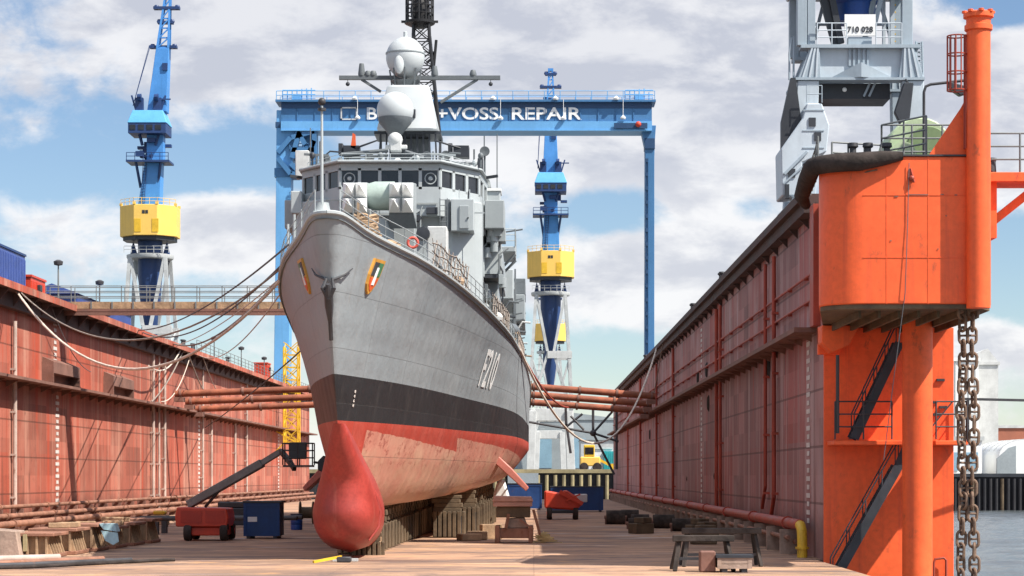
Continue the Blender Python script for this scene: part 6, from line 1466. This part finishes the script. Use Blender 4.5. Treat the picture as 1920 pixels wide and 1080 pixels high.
skip(ax(952,226),ax(1016,226),226,229,2.7,'blue skip behind the stabiliser fin, left of the wide one',M['skip_blue'],False,'skip','skip')
t = thing('barrel', 'small blue barrel on the floor left of the dome', 'barrel', (ax(556,142),142,0))
MB().lathe([(0.36,0.01),(0.38,0.3),(0.36,0.33),(0.38,0.36),(0.38,0.62),(0.36,0.65),(0.38,0.68),(0.37,0.98)],(ax(556,142),142,0),18).build('body', M['kblue'], t); MB().lathe([(0.39,0.97),(0.39,1.02),(0.30,1.02)],(ax(556,142),142,0),18).build('lid', M['darksteel'], t)
# dark gear in the shade between the boom lift and the dome
for i, (px, Y, w_, h, nm, lab) in enumerate(((442,150,2.6,1.7,'pump_unit','dark pump unit behind the red boom lift'),(575,160,1.4,1.6,'cable_reel','dark cable reel on the floor just left of the dome'),(420,135,1.2,0.8,'gear_crate','dark gear crate between boom lift and blue box'),(300,150,1.1,1.1,'tool_chest','pale tool chest at the foot of the sunlit wall'))):
    x = ax(px,Y); t = thing(nm, lab, nm.replace('_',' '), (x,Y,0))
    if nm == 'cable_reel':
        MB().lathe([(0.1,-0.5),(0.8,-0.5),(0.8,-0.42),(0.4,-0.4),(0.4,0.4),(0.8,0.42),(0.8,0.5),(0.1,0.5)],(x,Y,0.81),20,'x').build('reel', M['timber'], t)
    else:
        m_ = M['timber_pale'] if nm == 'tool_chest' else M['kdark']
        MB().box(x-w_/2,x+w_/2,Y-0.6,Y+0.6,0.12,h*0.75).build('body', m_, t, smooth=False, bevel=0.05)
        MB().box(x-w_/2+0.15,x+w_/2-0.15,Y-0.5,Y+0.5,h*0.75+0.003,h).build('cover', M['darksteel'] if nm != 'tool_chest' else M['yellow'], t, smooth=False, bevel=0.08)
        MB().box(x-w_/2+0.1,x-w_/2+0.3,Y-0.6,Y+0.6,0.01,0.12).box(x+w_/2-0.3,x+w_/2-0.1,Y-0.6,Y+0.6,0.01,0.12).build('skid', M['darksteel'], t, smooth=False)
for i in range(2):
    y = 128+i*3; tag(MB().tube((-23.5,y+3,0.9),(-13.5,y,1.0),0.13,n=10).cbox((-22,y+2.6,0.38),0.3,0.5,0.74).cbox((-15,y+0.4,0.43),0.3,0.5,0.84).build('trestle_pipe', M['darksteel']), ('front','rear')[i]+' dark pipe on low stands behind the boom lift', 'pipe')

# red machine on the right side of the floor
mx2, my2 = ax(1057,174), 176.0
rm = thing('scissor_lift', 'red wheeled work lift parked on the floor in front of the wide blue skip', 'work lift', (mx2,my2,0))
MB().prism([(mx2-1.5,0.9),(mx2+1.0,0.75),(mx2+1.55,1.3),(mx2+0.9,1.9),(mx2+0.2,2.35),(mx2-0.3,2.1),(mx2-1.5,2.3)],my2-1,my2+1.2,'y').build('body', M['redmach'], rm, smooth=False, bevel=0.12)
MB().box(mx2-1.3,mx2+1.1,my2-1.0,my2+1.5,0.5,0.74).build('chassis', M['kdark'], rm, smooth=False, bevel=0.05)
MB().bar((mx2-0.3,my2-1.1,2.2),(mx2+1.5,my2-1.2,1.25),0.22,0.3).bar((mx2+0.2,my2-1.15,1.5),(mx2+1.3,my2-1.3,2.0),0.12).build('lift_arm', M['redmach'], rm, smooth=False)
for sx in (-1.1,0.95):
    for sy in (-0.8,1.3):
        w_ = MB().lathe([(0.2,-0.2),(0.45,-0.2),(0.5,-0.1),(0.5,0.1),(0.45,0.2),(0.2,0.2)],(mx2+sx,my2+sy,0.5),18,'x').build('wheel', M['black_rub'], rm)
        MB().lathe([(0.05,-0.22),(0.24,-0.19),(0.24,0.19),(0.05,0.22)],(mx2+sx,my2+sy,0.5),12,'x').build('rim', M['redmach'], w_)
MB().box(mx2+0.9,mx2+1.9,my2+0.6,my2+1.6,1.35,2.0).build('side_pack', M['offwhite'], rm, smooth=False, bevel=0.06)
# white big bag
t = tag(MB().prism([(ax(918,200),0.01),(ax(952,200),0.01),(ax(955,200),1.6),(ax(945,200),3.2),(ax(932,200),2.9),(ax(924,200),1.6)],200,202,'y').build('tarpaulin', M['white'], bevel=0.2), 'white tarpaulin heap beside the hull behind the cradle', 'tarpaulin')
# dark rollers and chocks along the shaded wall
for i, (x, y, r, l) in enumerate(((5.8,158,0.5,1.3),(7.2,151,0.42,1.2),(8.5,146,0.45,1.4),(6.6,144,0.36,1.0),(9.2,138,0.4,1.3),(7.2,167,0.45,1.3))):
    lab = ['dark rubber roller fender, largest of those along the shaded wall','dark rubber roller in the second row by the shaded wall','long dark rubber roller lying close to the wall pipe','smallest dark rubber roller among those by the shaded wall','nearest dark rubber roller by the shaded wall foot','farthest dark rubber roller by the shaded wall'][i]
    t = thing('roller_fender', lab, 'fender', (x,y,0), 'roller fenders by the shaded wall')
    MB().lathe([(r*0.3,-l/2),(r,-l/2),(r,l/2),(r*0.3,l/2)],(x,y,r+0.01),18,'x').build('roller', M['tarry_shade'], t); MB().lathe([(0.12,-l/2-0.15),(0.12,l/2+0.15)],(x,y,r+0.01),10,'x').build('axle', M['rustpipe'], t)
    MB().box(x-l/2-0.1,x-l/2+0.0,y-r*0.5,y+r*0.5,0.01,r).box(x+l/2,x+l/2+0.1,y-r*0.5,y+r*0.5,0.01,r).build('stand', M['ledge'], t, smooth=False)
t0_ = None
for i, (x, y) in enumerate(((8.5,112),(9.2,120),(9.5,129),(6.4,133))):
    lab = ['weathered timber chock, second along the shaded floor from the trestles','weathered timber chock midway along the foot of the shaded wall','weathered timber chock nearest the rollers at the wall foot','weathered timber chock standing out from the wall on the shaded floor'][i]
    t = thing('timber_chock', lab, 'chock', (x,y,0), 'timber chocks along the shaded wall')
    MB().cbox((x,y,0.31),1.3,0.9,0.6,0.2*i).build('lower_baulk', M['timber'], t, smooth=False, bevel=0.04); MB().cbox((x+0.1,y,0.79),0.9,0.7,0.34,0.2*i+0.3).build('upper_baulk', M['timber'], t, smooth=False, bevel=0.04)
# trestles in the right foreground
def trestle(x0, x1, y0, h, label):
    t = thing('trestle', label, 'trestle', ((x0+x1)/2,y0,0), 'trestles in the shaded foreground')
    MB().box(x0,x1,y0-0.14,y0+0.14,h-0.22,h).box(x0+0.1,x1-0.1,y0+0.9,y0+1.15,h-0.24,h-0.02).build('beam', M['tarry_shade'], t, smooth=False, bevel=0.02)
    for x in (x0+0.25, x1-0.25):
        for sy in (-0.45,1.35): MB().bar((x,y0+0.45+(sy-0.45)*0.4,h-0.2),(x+(0.2 if x > (x0+x1)/2 else -0.2),y0+sy,0.01),0.13,0.13).build('leg', M['tarry_shade'], t, smooth=False)
    MB().bar((x0+0.2,y0-0.1,0.45),(x1-0.2,y0-0.1,0.45),0.1).build('tie', M['darksteel'], t, smooth=False)
trestle(5.0,7.2,80.4,1.28,'dark steel trestle in front in the shaded foreground')
trestle(5.6,8.6,84.5,1.45,'dark steel trestle just behind the front one in the shaded foreground')
skip(6.5,7.7,79.0,80.0,0.62,'dull grey box at the bottom edge under the front trestle',M['concrete'],False,'storage_box','box')
tag(MB().box(5.9,6.45,79.2,80.0,0.01,0.75).build('red_drum_crate', M['ledge'], smooth=False, bevel=0.04), 'small dull red crate left of the pale grey box', 'crate')

# ================================================================== BEYOND THE DOCK
qw = thing('quay_wall', 'dark quay wall with tan fender piles across the water beyond the dock', 'quay wall', (10,352,-3))
MB().box(-60,38.2,351.6,352.59,-3,3.9).build('wall_face', M['quay_dark'], qw, smooth=False)
MB().box(-60,38.4,351.2,352.7,3.9,4.5).build('coping', M['pile'], qw, smooth=False)
for k in range(22): MB().tube((-6+k*1.35,351.2,-3),(-6+k*1.35,351.2,3.6),0.28,n=8).build('fender_pile', M['pile'], qw)
MB().box(-4,0.8,350.2,351.1,0.5,3.9).build('shed_front', M['shed'], qw, smooth=False)
pw = thing('pier_wall', 'black tarred pier wall across the water on the right', 'quay wall', (90,285,-3))
MB().box(49,600,284.6,285.59,-3,3.3).build('wall_face', M['quay_dark'], pw, smooth=False)
MB().box(49,600,284.3,285.8,3.3,3.75).build('coping', M['kdark'], pw, smooth=False)
for k in range(30): MB().tube((52+k*0.75,284.3,-3),(52+k*0.75,284.3,3.1),0.22,n=8).build('fender_pile', M['quay_dark'] if k*7 % 5 else M['timber'], pw)
def building(name, label, x0, x1, y0, y1, z0, z1, m_, roof=None, pitch=0, cat='building', bays=0):
    t = thing(name, label, cat, ((x0+x1)/2,y0,z0))
    MB().box(x0,x1,y0,y1,z0,z1).build('walls', m_, t, smooth=False)
    if pitch: MB().prism([(x0-0.3,z1+0.003),(x1+0.3,z1+0.003),((x0+x1)/2,z1+pitch)],y0-0.3,y1+0.3,'y').build('roof', roof or m_, t, smooth=False)
    else: MB().box(x0-0.3,x1+0.3,y0-0.3,y1+0.3,z1+0.003,z1+0.6).build('roof', roof or m_, t, smooth=False)
    for k in range(bays):
        w_ = (x1-x0)/bays; MB().box(x0+k*w_+w_*0.2,x0+k*w_+w_*0.8,y0-0.12,y0-0.003,z0+(z1-z0)*0.1,z0+(z1-z0)*0.65).build('door', M['shed_blue'], t, smooth=False)
    return t
building('shed','long grey harbour shed with pale blue doors behind the crane right of the frigate',-12,26,620,660,4.2,19,M['shed'],M['shed'],2.5,'shed',4)
building('shed','low pale shed behind the yellow machine near the dock end',10,36,470,490,4.2,11,M['whitesteel'],M['shed'],1.5,'shed',3)
def ribs(parent, x0, x1, y, z0, z1, n, m_):
    mb = MB()
    for k in range(n): mb.box(x0+(k+0.5)*(x1-x0)/n-0.08,x0+(k+0.5)*(x1-x0)/n+0.08,y-0.12,y-0.002,z0,z1)
    mb.box(x0,x1,y-0.1,y-0.002,z0+(z1-z0)*0.52,z0+(z1-z0)*0.54).build('wall_ribs', m_, parent, smooth=False)
sb_ = building('silo_block','tall white silo block on the pier behind the chains',76.0,83.5,420,432,3.7,25.0,M['white'],M['white'],0,'silo')
ribs(sb_, 76, 83.5, 420, 3.7, 24.9, 6, M['offwhite'])
MB().box(76.6,79.0,419.8,419.99,8,16).build('loading_door', M['shed'], sb_, smooth=False)
t = building('silo_tower','slim pale tower joined to the white silo block',84.2,88.0,424,430,3.7,24.5,M['offwhite'],M['offwhite'],0,'silo')
MB().prism([(84.2,25.1),(88.0,25.1),(86.0,27.6),(84.2,26.8)],424,430,'y').build('sloped_head', M['offwhite'], t, smooth=False)
building('brick_hall','red brown hall with a pale roof edge at the right edge behind the white tent',100,150,520,560,3.7,14.6,M['brick'],M['offwhite'],0,'hall')
t = thing('storage_tent','white storage tent with a rounded end on the pier at the right edge','tent',(72,330,3.7))
MB().prism([(68.6,3.71),(68.6,6.4)]+[(72.6+4.0*cos(a),6.4+2.4*sin(a)) for a in [pi-i*pi/10 for i in range(1,10)]]+[(76.6,6.4),(76.6,3.71)],330,350,'y').build('cover', M['white'], t, angle=30)
for k in range(5): MB().path([(72.6+4.05*cos(a),330.5+k*4,6.4+2.45*sin(a)) for a in [pi-i*pi/10 for i in range(1,10)]],0.08,5).build('tent_hoop', M['whitesteel'], t)
MB().prism([(68.2,3.72),(68.2,6.0),(70.0,7.6),(71.0,7.9),(71.0,3.72)],329.4,329.99,'y').build('end_flap', M['shed'], t, smooth=False)
building('white_office','low white office on the pier beside the orange platform column',60.5,66.5,332,340,3.7,8.7,M['white'],M['whitesteel'],0,'office',2)
# yellow machine, white van-like cabin and teal container on the quay
yx, yy = ax(1108,356), 357.0
t = thing('wheel_loader', 'yellow wheel loader on the quay edge seen past the strut frame', 'wheel loader', (yx,yy,4.2))
MB().box(yx-1.7,yx+1.5,yy-1,yy+1,5.0,6.5).build('body', M['cyellow'], t, smooth=False, bevel=0.15); c_ = MB().box(yx-1.1,yx+0.6,yy-0.9,yy+0.9,6.503,8.4).build('cab', M['yellow'], t, smooth=False, bevel=0.1)
MB().box(yx-0.95,yx+0.45,yy-0.95,yy-0.902,6.9,8.0).build('window', M['glass'], c_, smooth=False)
for sx in (-1.1,1.0):
    for sy in (-0.95,0.95): MB().lathe([(0.2,-0.25),(0.65,-0.25),(0.7,0),(0.65,0.25),(0.2,0.25)],(yx+sx,yy+sy,4.9),16,'y').build('wheel', M['black_rub'], t)
MB().bar((yx+1.4,yy,6.0),(yx+3.4,yy,5.0),0.4).box(yx+3.2,yx+4.0,yy-1.2,yy+1.2,4.3,5.4).build('bucket', M['yellow'], t, smooth=False)
t = thing('office_cabin', 'white cabin on the quay behind the yellow loader', 'cabin', (ax(1128,366),366,4.2))
MB().box(ax(1104,366),ax(1148,366),366,369,4.21,az(842,366)).build('walls', M['white'], t, smooth=False, bevel=0.05); MB().box(ax(1103,366),ax(1149,366),365.8,369.2,az(842,366)+0.003,az(839,366)).build('roof', M['offwhite'], t, smooth=False); MB().box(ax(1134,366),ax(1144,366),365.93,365.997,5.6,7.0).build('window', M['glass'], t, smooth=False)
t = thing('shipping_container', 'teal shipping container on the quay next to the shaded wall end', 'container', (ax(1146,362),362,4.2))
mb = MB().box(ax(1132,362),ax(1166,362),362,368,4.3,az(846,362))
for k in range(8): mb.box(ax(1133+k*4,362),ax(1135+k*4,362),361.94,362,4.5,az(848,362))
mb.build('walls', M['teal'], t, smooth=False); MB().box(ax(1132,362),ax(1166,362),361.96,368,4.203,4.297).build('base_rail', M['kdark'], t, smooth=False)
